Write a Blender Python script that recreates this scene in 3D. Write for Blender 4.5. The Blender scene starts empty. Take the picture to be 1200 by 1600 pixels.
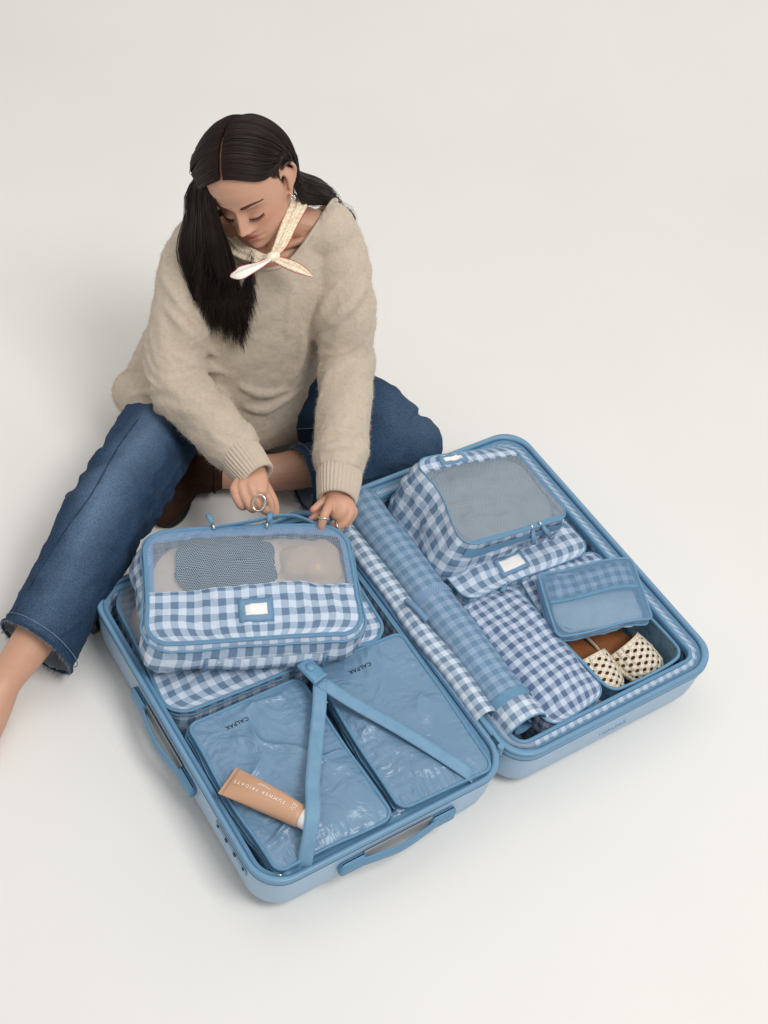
import bpy, math, random
import numpy as np
from mathutils import Vector, Matrix, Euler
from mathutils.bvhtree import BVHTree

random.seed(7)
rng = np.random.default_rng(7)
sc = bpy.context.scene
col = sc.collection
R = math.radians

# ------------------------------------------------------------------ camera
CAM_H = 2.292
PITCH, ROLL, FPX = R(48.28), R(11.46), 2100.0
cF = np.array([0, math.cos(PITCH), -math.sin(PITCH)])
_r0 = np.array([1.0, 0, 0]); _u0 = np.cross(_r0, cF)
cR = math.cos(ROLL) * _r0 + math.sin(ROLL) * _u0
cU = -math.sin(ROLL) * _r0 + math.cos(ROLL) * _u0
cC = np.array([0, -CAM_H / math.tan(PITCH), CAM_H])
cam_data = bpy.data.cameras.new('camera')
cam = bpy.data.objects.new('camera', cam_data); col.objects.link(cam)
cam.matrix_world = Matrix(((cR[0], cU[0], -cF[0], cC[0]), (cR[1], cU[1], -cF[1], cC[1]),
                           (cR[2], cU[2], -cF[2], cC[2]), (0, 0, 0, 1)))
cam_data.sensor_fit = 'VERTICAL'; cam_data.sensor_height = 36.0
cam_data.lens = FPX / 1600.0 * 36.0
cam_data.clip_start = 0.05; cam_data.clip_end = 100
sc.camera = cam

# ------------------------------------------------------------------ world and studio lamps
world = bpy.data.worlds.new('World'); sc.world = world; world.use_nodes = True
bg = world.node_tree.nodes['Background']
bg.inputs[0].default_value = (1.0, 0.995, 0.986, 1); bg.inputs[1].default_value = 0.52
def area(name, loc, target, size, power, color=(1, 1, 1), size_y=None):
    d = bpy.data.lights.new(name, 'AREA'); d.energy = power; d.color = color
    d.size = size
    if size_y: d.shape = 'RECTANGLE'; d.size_y = size_y
    o = bpy.data.objects.new(name, d); col.objects.link(o); o.location = loc
    o.rotation_euler = (Vector(target) - Vector(loc)).to_track_quat('-Z', 'Y').to_euler()
    return o
area('softbox_key', (2.0, -1.9, 5.0), (-0.1, 0.2, 0.1), 2.0, 168, (1.0, 0.99, 0.98))
area('softbox_overhead', (-0.9, 0.4, 4.2), (-0.2, 0.0, 0), 2.6, 26, (1.0, 0.995, 0.99))
sc.view_settings.view_transform = 'Standard'; sc.view_settings.look = 'None'
sc.view_settings.exposure = 0.0; sc.view_settings.gamma = 1.0
sc.view_settings.use_curve_mapping = False
sc.render.engine = 'CYCLES'
sc.cycles.use_denoising = True
sc.cycles.max_bounces = 8; sc.cycles.diffuse_bounces = 4; sc.cycles.transparent_max_bounces = 24

# ------------------------------------------------------------------ pixel rays (1200 x 1600 photo)
def ray(px, py): return cF + cR * (px - 600) / FPX + cU * (800 - py) / FPX
def pix(px, py, z):
    d = ray(px, py); return cC + d * (z - cC[2]) / d[2]
def pixy(px, py, y):
    d = ray(px, py); return cC + d * (y - cC[1]) / d[1]

# suitcase frame: u along the near edge, v away from it
CASE_ANG = R(40.8); CASE_O = np.array([-0.06976, -1.02963])
_ca, _sa = math.cos(CASE_ANG), math.sin(CASE_ANG)
def s2w(u, v, z): return np.array([CASE_O[0] + _ca * u - _sa * v, CASE_O[1] + _sa * u + _ca * v, z])
def w2s(p):
    d0, d1 = p[0] - CASE_O[0], p[1] - CASE_O[1]
    return np.array([_ca * d0 + _sa * d1, -_sa * d0 + _ca * d1, p[2]])
def ps(px, py, z): return w2s(pix(px, py, z))

# ------------------------------------------------------------------ numpy noise
def _hash(ix, iy, iz, seed):
    h = (ix * 374761393 + iy * 668265263 + iz * 2147483647 + seed * 1274126177) & 0xffffffff
    h = ((h ^ (h >> 13)) * 1274126177) & 0xffffffff
    h = (h ^ (h >> 16)) & 0xffffffff
    return h / 4294967295.0
def vnoise(P, seed=0):
    P = np.asarray(P, float); i = np.floor(P).astype(np.int64); f = P - i
    f = f * f * f * (f * (f * 6 - 15) + 10); out = 0
    for dx in (0, 1):
        for dy in (0, 1):
            for dz in (0, 1):
                w = (f[..., 0] if dx else 1 - f[..., 0]) * (f[..., 1] if dy else 1 - f[..., 1]) * (f[..., 2] if dz else 1 - f[..., 2])
                out = out + w * _hash(i[..., 0] + dx, i[..., 1] + dy, i[..., 2] + dz, seed)
    return out * 2 - 1
def fbm(P, seed=0, octv=3):
    a, s, o = 1.0, 1.0, 0
    for k in range(octv):
        o = o + a * vnoise(np.asarray(P) * s, seed + k * 17); a *= .5; s *= 2.1
    return o
def ridged(P, seed=0): return 1 - 2 * np.abs(vnoise(P, seed))

# ------------------------------------------------------------------ mesh helpers
class MB:
    """vertices, faces and uvs of one mesh"""
    def __init__(s): s.v = []; s.f = []; s.uv = []; s.n = 0
    def add(s, verts, faces, uvs=None):
        verts = np.asarray(verts, float)
        s.v.append(verts); b = s.n; s.n += len(verts)
        s.f.extend([tuple(i + b for i in f) for f in faces])
        if uvs is None: uvs = [[(0, 0)] * len(f) for f in faces]
        s.uv.extend(uvs)
        return s
    def arr(s): return np.concatenate(s.v) if s.v else np.zeros((0, 3))
    def xf(s, fn):
        a = fn(s.arr()); s.v = [a]; return s
    def build(s, name, mat, parent=None, smooth=True, offset=None):
        a = s.arr()
        if offset is not None: a = a - np.asarray(offset)
        me = bpy.data.meshes.new(name)
        me.from_pydata(a.tolist(), [], s.f)
        uvl = me.uv_layers.new(name='UVMap')
        flat = np.array([c for f in s.uv for p in f for c in p], dtype=np.float32)
        uvl.data.foreach_set('uv', flat)
        if smooth: me.polygons.foreach_set('use_smooth', [True] * len(me.polygons))
        me.update()
        return link(name, me, mat, parent)
def link(name, me, mat, parent=None):
    o = bpy.data.objects.new(name, me); col.objects.link(o)
    if mat:
        if len(me.materials): me.materials[0] = mat
        else: me.materials.append(mat)
    if parent: o.parent = parent
    return o
def empty(name, loc=(0, 0, 0), rot=(0, 0, 0)):
    o = bpy.data.objects.new(name, None); col.objects.link(o)
    o.location = loc; o.rotation_euler = rot; o.empty_display_size = .05
    return o
def tag(o, label, cat, group=None):
    o['label'] = label; o['category'] = cat
    if group: o['group'] = group
    return o
def unit(v):
    v = np.asarray(v, float); return v / (np.linalg.norm(v) + 1e-12)
def catmull(pts, sub, closed=False):
    P = np.asarray(pts, float); n = len(P); out = []
    segs = n if closed else n - 1
    for i in range(segs):
        if closed: p0, p1, p2, p3 = P[(i - 1) % n], P[i], P[(i + 1) % n], P[(i + 2) % n]
        else: p0, p1, p2, p3 = P[max(i - 1, 0)], P[i], P[i + 1], P[min(i + 2, n - 1)]
        for k in range(sub):
            t = k / sub
            out.append(.5 * ((2 * p1) + (-p0 + p2) * t + (2 * p0 - 5 * p1 + 4 * p2 - p3) * t * t + (-p0 + 3 * p1 - 3 * p2 + p3) * t ** 3))
    if not closed: out.append(P[-1])
    return np.array(out)
def frames(path, closed=False, up=None):
    P = np.asarray(path, float)
    T = np.gradient(P, axis=0) if not closed else (np.roll(P, -1, 0) - np.roll(P, 1, 0))
    T = T / (np.linalg.norm(T, axis=1, keepdims=True) + 1e-12)
    N = np.zeros_like(P)
    if up is not None:
        up = np.asarray(up, float)
        U = np.broadcast_to(up, P.shape)
        N = U - (U * T).sum(1, keepdims=True) * T
        N /= np.linalg.norm(N, axis=1, keepdims=True) + 1e-12
    else:
        a = np.array([0, 0, 1.0]) if abs(T[0][2]) < .9 else np.array([1.0, 0, 0])
        n = unit(a - T[0] * (a @ T[0])); N[0] = n
        for i in range(1, len(P)):
            n = unit(n - T[i] * (n @ T[i])); N[i] = n
    return T, N, np.cross(T, N)
def tube(mb, path, rad, n=8, closed=False, up=None, ell=1.0, cap=True, scale=None):
    """tube along path; rad scalar or per point; ell = width/height ratio (N is the height axis)"""
    P = np.asarray(path, float); T, N, B = frames(P, closed, up)
    r = np.broadcast_to(np.asarray(rad, float), (len(P),))
    ang = np.arange(n) * 2 * math.pi / n
    V = P[:, None] + r[:, None, None] * (np.sin(ang)[None, :, None] * N[:, None] + ell * np.cos(ang)[None, :, None] * B[:, None])
    L = np.concatenate([[0], np.cumsum(np.linalg.norm(np.diff(P, axis=0), axis=1))])
    m = len(P); F = []; UV = []
    for i in range(m if closed else m - 1):
        j = (i + 1) % m
        for k in range(n):
            k2 = (k + 1) % n
            F.append((i * n + k, i * n + k2, j * n + k2, j * n + k))
            c = 2 * math.pi * r[i] / n
            UV.append([(L[i], k * c), (L[i], (k + 1) * c), (L[j] if j else L[-1], (k + 1) * c), (L[j] if j else L[-1], k * c)])
    if cap and not closed:
        F.append(tuple(range(n))[::-1]); UV.append([(0, 0)] * n)
        F.append(tuple((m - 1) * n + k for k in range(n))); UV.append([(0, 0)] * n)
    mb.add(V.reshape(-1, 3), F, UV); return mb
def limb(mb, pts, radii, n=24, sub=6, side=None, capn=4):
    """closed tapered limb; radii are scalars or (a, b): a along 'side', b across"""
    P = np.asarray(pts, float)
    Rr = np.array([(q, q) if np.isscalar(q) else q for q in radii], float)
    Q = catmull(np.concatenate([P, Rr], 1), sub); P = Q[:, :3]; Rr = Q[:, 3:]
    T, N, B = frames(P, False, side)
    rings = []; ang = np.arange(n) * 2 * math.pi / n
    def ring(p, a, b, N_, B_): return p + a * np.cos(ang)[:, None] * N_ + b * np.sin(ang)[:, None] * B_
    for k in range(capn, 0, -1):
        h = math.pi / 2 * k / (capn + .15); rings.append(ring(P[0] - T[0] * math.sin(h) * Rr[0].min(), Rr[0, 0] * math.cos(h), Rr[0, 1] * math.cos(h), N[0], B[0]))
    for i in range(len(P)): rings.append(ring(P[i], Rr[i, 0], Rr[i, 1], N[i], B[i]))
    for k in range(1, capn + 1):
        h = math.pi / 2 * k / (capn + .15); rings.append(ring(P[-1] + T[-1] * math.sin(h) * Rr[-1].min(), Rr[-1, 0] * math.cos(h), Rr[-1, 1] * math.cos(h), N[-1], B[-1]))
    loft(mb, rings, capends=True); return mb
def loft(mb, rings, capends=False, closed_ring=True, uvs=None):
    n = len(rings[0]); V = np.concatenate(rings); F = []; UV = []
    for i in range(len(rings) - 1):
        for k in range(n if closed_ring else n - 1):
            k2 = (k + 1) % n
            F.append((i * n + k, i * n + k2, (i + 1) * n + k2, (i + 1) * n + k))
            if uvs is not None:
                kk = k + 1
                UV.append([uvs[i][k], uvs[i][kk], uvs[i + 1][kk], uvs[i + 1][k]])
            else: UV.append([(0, 0)] * 4)
    if capends:
        F.append(tuple(range(n))[::-1]); UV.append([(0, 0)] * n)
        F.append(tuple((len(rings) - 1) * n + k for k in range(n))); UV.append([(0, 0)] * n)
    mb.add(V, F, UV); return mb
def grid(mb, fn, ns, nt, uvfn=None):
    """fn(S,T) -> (...,3) on S,T in 0..1"""
    s = np.linspace(0, 1, ns + 1); t = np.linspace(0, 1, nt + 1)
    S, T = np.meshgrid(s, t)
    V = fn(S, T).reshape(-1, 3); F = []; UV = []
    U = uvfn(S, T).reshape(-1, 2) if uvfn else np.stack([S, T], -1).reshape(-1, 2)
    for j in range(nt):
        for i in range(ns):
            a = j * (ns + 1) + i; q = (a, a + 1, a + ns + 2, a + ns + 1)
            F.append(q); UV.append([tuple(U[x]) for x in q])
    mb.add(V, F, UV); return mb
def rr(x0, x1, y0, y1, r, nc=8, ne=6):
    """rounded rectangle points, counter-clockwise from the middle-left of the bottom edge"""
    pts = []
    cs = [((x1 - r, y0 + r), -90), ((x1 - r, y1 - r), 0), ((x0 + r, y1 - r), 90), ((x0 + r, y0 + r), 180)]
    starts = [((x0 + r, y0), (x1 - r, y0)), ((x1, y0 + r), (x1, y1 - r)), ((x1 - r, y1), (x0 + r, y1)), ((x0, y1 - r), (x0, y0 + r))]
    for (c, a0), (p, q) in zip(cs, starts):
        for k in range(ne):
            t = k / ne; pts.append((p[0] + (q[0] - p[0]) * t, p[1] + (q[1] - p[1]) * t))
        for k in range(nc):
            a = R(a0 + 90 * k / nc); pts.append((c[0] + r * math.cos(a), c[1] + r * math.sin(a)))
    return np.array(pts)
def box(mb, c, s, rot=None, bev=0.0):
    c = np.asarray(c, float); hx, hy, hz = np.asarray(s) / 2
    b = min(bev, hx * .9, hy * .9, hz * .9)
    if b <= 0:
        V = np.array([[x, y, z] for z in (-hz, hz) for x, y in ((-hx, -hy), (hx, -hy), (hx, hy), (-hx, hy))])
        F = [(3, 2, 1, 0), (4, 5, 6, 7), (0, 1, 5, 4), (1, 2, 6, 5), (2, 3, 7, 6), (3, 0, 4, 7)]
    else:
        rings = []
        for z, i in ((-hz, b), (-hz + b, 0), (hz - b, 0), (hz, b)):
            rings.append(np.array([(x, y, z) for x, y in rr(-hx + i, hx - i, -hy + i, hy - i, max(b * .999 - i * .5, 1e-4), 3, 1)]))
        t = MB(); loft(t, rings, True); V = t.arr(); F = t.f
    if rot is not None: V = V @ np.array(Euler(rot).to_matrix()).T
    mb.add(V + c, F); return mb
def text_mesh(body, size, extrude=.0002, spacing=1.0):
    cu = bpy.data.curves.new('t', 'FONT'); cu.body = body; cu.size = size; cu.extrude = extrude
    cu.align_x = 'CENTER'; cu.align_y = 'CENTER'; cu.space_character = spacing
    o = bpy.data.objects.new('t', cu); col.objects.link(o)
    dg = bpy.context.evaluated_depsgraph_get()
    me = bpy.data.meshes.new_from_object(o.evaluated_get(dg))
    bpy.data.objects.remove(o)
    return me
def text_obj(name, body, size, mat, parent, M, spacing=1.0, surf=None):
    me = text_mesh(body, size, spacing=spacing)
    n = len(me.vertices); a = np.zeros(n * 3); me.vertices.foreach_get('co', a); a = a.reshape(-1, 3)
    if surf is not None: a = surf(a)
    else: a = a @ np.array(M.to_3x3()).T + np.array(M.translation)
    me.vertices.foreach_set('co', a.ravel()); me.update(); me.name = name
    return link(name, me, mat, parent)
def remeshed(mb, voxel, smooth=4, factor=.5):
    me = bpy.data.meshes.new('tmp'); me.from_pydata(mb.arr().tolist(), [], mb.f); me.update()
    o = bpy.data.objects.new('tmp', me); col.objects.link(o)
    m = o.modifiers.new('r', 'REMESH'); m.mode = 'VOXEL'; m.voxel_size = voxel; m.use_smooth_shade = True
    if smooth:
        s = o.modifiers.new('s', 'SMOOTH'); s.factor = factor; s.iterations = smooth
    dg = bpy.context.evaluated_depsgraph_get()
    out = bpy.data.meshes.new_from_object(o.evaluated_get(dg))
    bpy.data.objects.remove(o); bpy.data.meshes.remove(me)
    return out
def get_co(me):
    a = np.zeros(len(me.vertices) * 3, dtype=np.float64); me.vertices.foreach_get('co', a); return a.reshape(-1, 3)
def get_no(me):
    a = np.zeros(len(me.vertices) * 3, dtype=np.float32); me.vertices.foreach_get('normal', a); return a.reshape(-1, 3).astype(float)
def set_co(me, a): me.vertices.foreach_set('co', np.asarray(a, dtype=np.float32).ravel()); me.update()

# ------------------------------------------------------------------ materials
class NT:
    def __init__(s, name):
        s.m = bpy.data.materials.new(name); s.m.use_nodes = True; s.t = s.m.node_tree; s.t.nodes.clear()
        s.out = s.t.nodes.new('ShaderNodeOutputMaterial')
        s.b = s.t.nodes.new('ShaderNodeBsdfPrincipled'); s.t.links.new(s.b.outputs[0], s.out.inputs[0])
    def n(s, typ, **kw):
        nd = s.t.nodes.new(typ)
        for k, v in kw.items(): setattr(nd, k, v)
        return nd
    def l(s, a, b): s.t.links.new(a, b)
    def math(s, op, a, b=None, clamp=False):
        nd = s.n('ShaderNodeMath', operation=op); nd.use_clamp = clamp
        for i, x in enumerate((a, b)):
            if x is None: continue
            if isinstance(x, (int, float)): nd.inputs[i].default_value = x
            else: s.l(x, nd.inputs[i])
        return nd.outputs[0]
    def mix(s, fac, c1, c2):
        nd = s.n('ShaderNodeMix', data_type='RGBA')
        for i, x in ((0, fac), (6, c1), (7, c2)):
            if isinstance(x, (int, float)): nd.inputs[i].default_value = x
            elif isinstance(x, tuple): nd.inputs[i].default_value = (*x, 1)[:4]
            else: s.l(x, nd.inputs[i])
        return nd.outputs[2]
    def noise(s, vec, scale, detail=3, rough=.5, dist=0.0):
        nd = s.n('ShaderNodeTexNoise'); nd.inputs['Scale'].default_value = scale; nd.inputs['Detail'].default_value = detail
        nd.inputs['Roughness'].default_value = rough; nd.inputs['Distortion'].default_value = dist
        if vec is not None: s.l(vec, nd.inputs['Vector'])
        return nd.outputs['Fac']
    def coord(s, which='Object'): return s.n('ShaderNodeTexCoord').outputs[which]
    def ramp(s, fac, stops):
        nd = s.n('ShaderNodeValToRGB'); e = nd.color_ramp.elements
        while len(e) < len(stops): e.new(.5)
        for x, (p, c) in zip(e, stops): x.position = p; x.color = (*c, 1)
        s.l(fac, nd.inputs[0]); return nd.outputs[0]
    def bump(s, h, strength, dist=.001):
        nd = s.n('ShaderNodeBump'); nd.inputs['Strength'].default_value = strength; nd.inputs['Distance'].default_value = dist
        s.l(h, nd.inputs['Height']); s.l(nd.outputs[0], s.b.inputs['Normal']); return nd
    def setp(s, **kw):
        for k, v in kw.items():
            k = k.replace('_', ' ')
            i = s.b.inputs[k]
            if isinstance(v, tuple): i.default_value = (*v, 1)[:4]
            elif isinstance(v, (int, float)): i.default_value = v
            else: s.l(v, i)
        return s
def srgb(r, g, b):
    f = lambda c: ((c / 255 + .055) / 1.055) ** 2.4 if c > 10 else c / 255 / 12.92
    return (f(r), f(g), f(b))
M = {}
def plain(name, c, rough=.5, var=.06, scale=30, bump=0.0, bscale=400, spec=.4, metal=0.0, bdist=.0006):
    t = NT(name); v = t.coord('Object')
    nz = t.noise(v, scale, 3)
    d = tuple(x * (1 - var) for x in c); li = tuple(min(1, x * (1 + var)) for x in c)
    t.setp(Base_Color=t.ramp(nz, [(.3, d), (.7, li)]), Roughness=rough, Metallic=metal)
    t.b.inputs['Specular IOR Level'].default_value = spec
    rn = t.noise(v, scale * 2.3, 2); t.l(t.math('ADD', t.math('MULTIPLY', rn, .14), rough - .07), t.b.inputs['Roughness'])
    if bump: t.bump(t.noise(v, bscale, 2), bump, bdist)
    M[name] = t.m; return t
plain('backdrop', srgb(228, 226, 222), .85, .012, 2.2, .15, 300, spec=.15)
plain('shell', srgb(155, 183, 207), .38, .02, 8, .22, 900, spec=.45, bdist=.0003)
plain('shell_trim', srgb(108, 149, 178), .38, .03, 14, .2, 900, spec=.45, bdist=.0003)
plain('handle_blue', srgb(96, 141, 173), .42, .03, 14, .15, 800, spec=.4, bdist=.0003)
plain('zip_dark', srgb(46, 72, 100), .5, .1, 60)
plain('zip_tape', srgb(97, 140, 170), .62, .06, 90, .3, 700)
plain('piping', srgb(101, 144, 174), .55, .06, 60, .25, 700)
plain('metal', srgb(205, 208, 210), .25, .05, 40, metal=1.0)
plain('silver', srgb(225, 222, 216), .16, .05, 60, metal=1.0)
plain('black', srgb(24, 24, 26), .35, .1, 40)
plain('ink', srgb(26, 34, 48), .6, .1, 40)
plain('card', srgb(238, 234, 230), .7, .02, 40)
plain('leatherette', srgb(104, 141, 171), .5, .05, 60, .35, 600)
plain('white_plastic', srgb(236, 234, 231), .35, .02, 20)
plain('print_white', srgb(244, 236, 226), .6, .02, 20)
plain('tan_tube', srgb(196, 153, 123), .38, .025, 20, .1, 300)
plain('brown_leather', srgb(140, 87, 48), .5, .14, 36, .35, 260)
plain('shoe_edge', srgb(232, 214, 182), .6, .06, 60)
plain('suede', srgb(58, 38, 30), .9, .25, 45, .6, 500, spec=.15)
plain('teal_cloth', srgb(84, 98, 100), .9, .12, 40, .5, 500, spec=.1)
plain('beige_cloth', srgb(218, 198, 178), .9, .06, 40, .5, 500, spec=.1)
plain('pale_cloth', srgb(196, 206, 214), .9, .08, 40, .6, 400, spec=.1)
plain('grey_cloth', srgb(150, 156, 158), .9, .08, 40, .6, 400, spec=.1)

def webbing():
    t = NT('webbing'); uv = t.coord('UV'); sp = t.n('ShaderNodeSeparateXYZ'); t.l(uv, sp.inputs[0])
    w = t.math('SINE', t.math('MULTIPLY', sp.outputs[0], 2 * math.pi / .0030))
    w2 = t.math('SINE', t.math('MULTIPLY', sp.outputs[1], 2 * math.pi / .0024))
    h = t.math('MULTIPLY', w, w2)
    nz = t.noise(t.coord('Object'), 40, 3)
    c = t.mix(t.math('ADD', t.math('MULTIPLY', h, .12), nz), srgb(98, 139, 170), srgb(126, 165, 192))
    t.setp(Base_Color=c, Roughness=.6); t.bump(h, .35, .0006); M['webbing'] = t.m
webbing()

def nylon():
    t = NT('nylon'); v = t.coord('Object')
    nz = t.noise(v, 6, 4); n2 = t.noise(v, 55, 4, .55, .6)
    t.setp(Base_Color=t.ramp(nz, [(.3, srgb(98, 130, 158)), (.7, srgb(114, 147, 173))]), Roughness=.33)
    t.b.inputs['Specular IOR Level'].default_value = .55
    n3 = t.noise(v, 17, 3, .45, 1.6); t.bump(t.math('ADD', t.math('MULTIPLY', n2, .35), t.math('MULTIPLY', n3, 2.2)), .42, .009); M['nylon'] = t.m
nylon()

def gingham(name, period, white, mid, dark, rough=.62, twill=.5):
    t = NT(name); uv = t.coord('UV'); sp = t.n('ShaderNodeSeparateXYZ')
    # woven threads wander a little
    nz = t.n('ShaderNodeTexNoise'); nz.inputs['Scale'].default_value = 35; nz.inputs['Detail'].default_value = 2
    t.l(uv, nz.inputs['Vector'])
    va = t.n('ShaderNodeVectorMath', operation='MULTIPLY_ADD'); t.l(nz.outputs['Color'], va.inputs[0])
    va.inputs[1].default_value = (.0022, .0022, 0); t.l(uv, va.inputs[2]); t.l(va.outputs[0], sp.inputs[0])
    def stripe(o):
        f = t.math('FRACT', t.math('DIVIDE', o, period))
        return t.math('GREATER_THAN', f, .5)
    su, sv = stripe(sp.outputs[0]), stripe(sp.outputs[1])
    both = t.math('MULTIPLY', su, sv); one = t.math('SUBTRACT', t.math('ADD', su, sv), t.math('MULTIPLY', both, 2))
    diag = t.math('GREATER_THAN', t.math('FRACT', t.math('MULTIPLY', t.math('ADD', sp.outputs[0], sp.outputs[1]), 1 / .0034)), .5)
    midc = t.mix(t.math('ADD', t.math('MULTIPLY', t.math('SUBTRACT', diag, .5), twill), .5), white, dark)
    midc2 = t.mix(.62, midc, mid)
    c = t.mix(both, t.mix(one, white, midc2), dark)
    n2 = t.noise(t.coord('Object'), 9, 3)
    c = t.mix(t.math('MULTIPLY', n2, .16), c, mid)
    t.setp(Base_Color=c, Roughness=rough); t.b.inputs['Specular IOR Level'].default_value = .25
    wv = t.noise(t.coord('Object'), 26, 4, .6, .8)
    t.bump(t.math('ADD', t.math('MULTIPLY', diag, .06), wv), .75, .007)
    M[name] = t.m
gingham('gingham', .0292, srgb(208, 219, 233), srgb(162, 183, 206), srgb(98, 124, 151))
gingham('gingham_lining', .024, srgb(206, 218, 234), srgb(155, 178, 203), srgb(98, 125, 155))
gingham('gingham_fine', .0235, srgb(200, 211, 228), srgb(150, 169, 194), srgb(84, 105, 140))
gingham('gingham_strip', .021, srgb(190, 205, 222), srgb(150, 175, 200), srgb(112, 140, 168), twill=0.0)
gingham('gingham_flap', .0245, srgb(214, 224, 235), srgb(168, 187, 206), srgb(108, 131, 156))

def net(name, c, pitch, hole, tint=None, base_alpha=0.0):
    t = NT(name); uv = t.coord('UV'); sp = t.n('ShaderNodeSeparateXYZ'); t.l(uv, sp.inputs[0])
    # hexagonal holes: two interleaved rectangular lattices
    def lat(ox, oy):
        fx = t.math('SUBTRACT', t.math('FRACT', t.math('ADD', t.math('DIVIDE', sp.outputs[0], pitch), ox)), .5)
        fy = t.math('SUBTRACT', t.math('FRACT', t.math('ADD', t.math('DIVIDE', sp.outputs[1], pitch * 1.732), oy)), .5)
        fy = t.math('MULTIPLY', fy, 1.732)
        return t.math('SQRT', t.math('ADD', t.math('MULTIPLY', fx, fx), t.math('MULTIPLY', fy, fy)))
    d = t.math('MINIMUM', lat(0, 0), lat(.5, .5))
    solid = t.math('GREATER_THAN', d, hole)
    a = t.math('MAXIMUM', solid, base_alpha)
    t.setp(Base_Color=c, Roughness=.6, Alpha=a); t.b.inputs['Specular IOR Level'].default_value = .2
    M[name] = t.m
net('net', srgb(172, 186, 202), .0040, .415)
net('net_grey', srgb(158, 172, 186), .0036, .38, base_alpha=.10)
net('net_blue', srgb(116, 154, 186), .0034, .41, base_alpha=.20)
net('net_pouch', srgb(140, 170, 204), .0036, .36, base_alpha=.35)
# ================================================================== setting: seamless paper sweep
def backdrop():
    prof = [(-3.2, 0.0), (-1.0, 0.0), (0.6, 0.0), (1.5, 0.0)]
    cy, rad = 1.5, 1.15
    for k in range(1, 25):
        a = math.pi / 2 * k / 24; prof.append((cy + rad * math.sin(a), rad - rad * math.cos(a)))
    prof += [(cy + rad, 2.2), (cy + rad, 4.6)]
    P = np.array(prof); rings = []
    xs = np.linspace(-4.2, 4.2, 25)
    for y, z in prof: rings.append(np.array([(x, y, z) for x in xs]))
    mb = MB(); loft(mb, rings, closed_ring=False)
    mb.f = [f[::-1] for f in mb.f]
    o = mb.build('floor', M['backdrop']); o['kind'] = 'structure'
backdrop()

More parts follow.
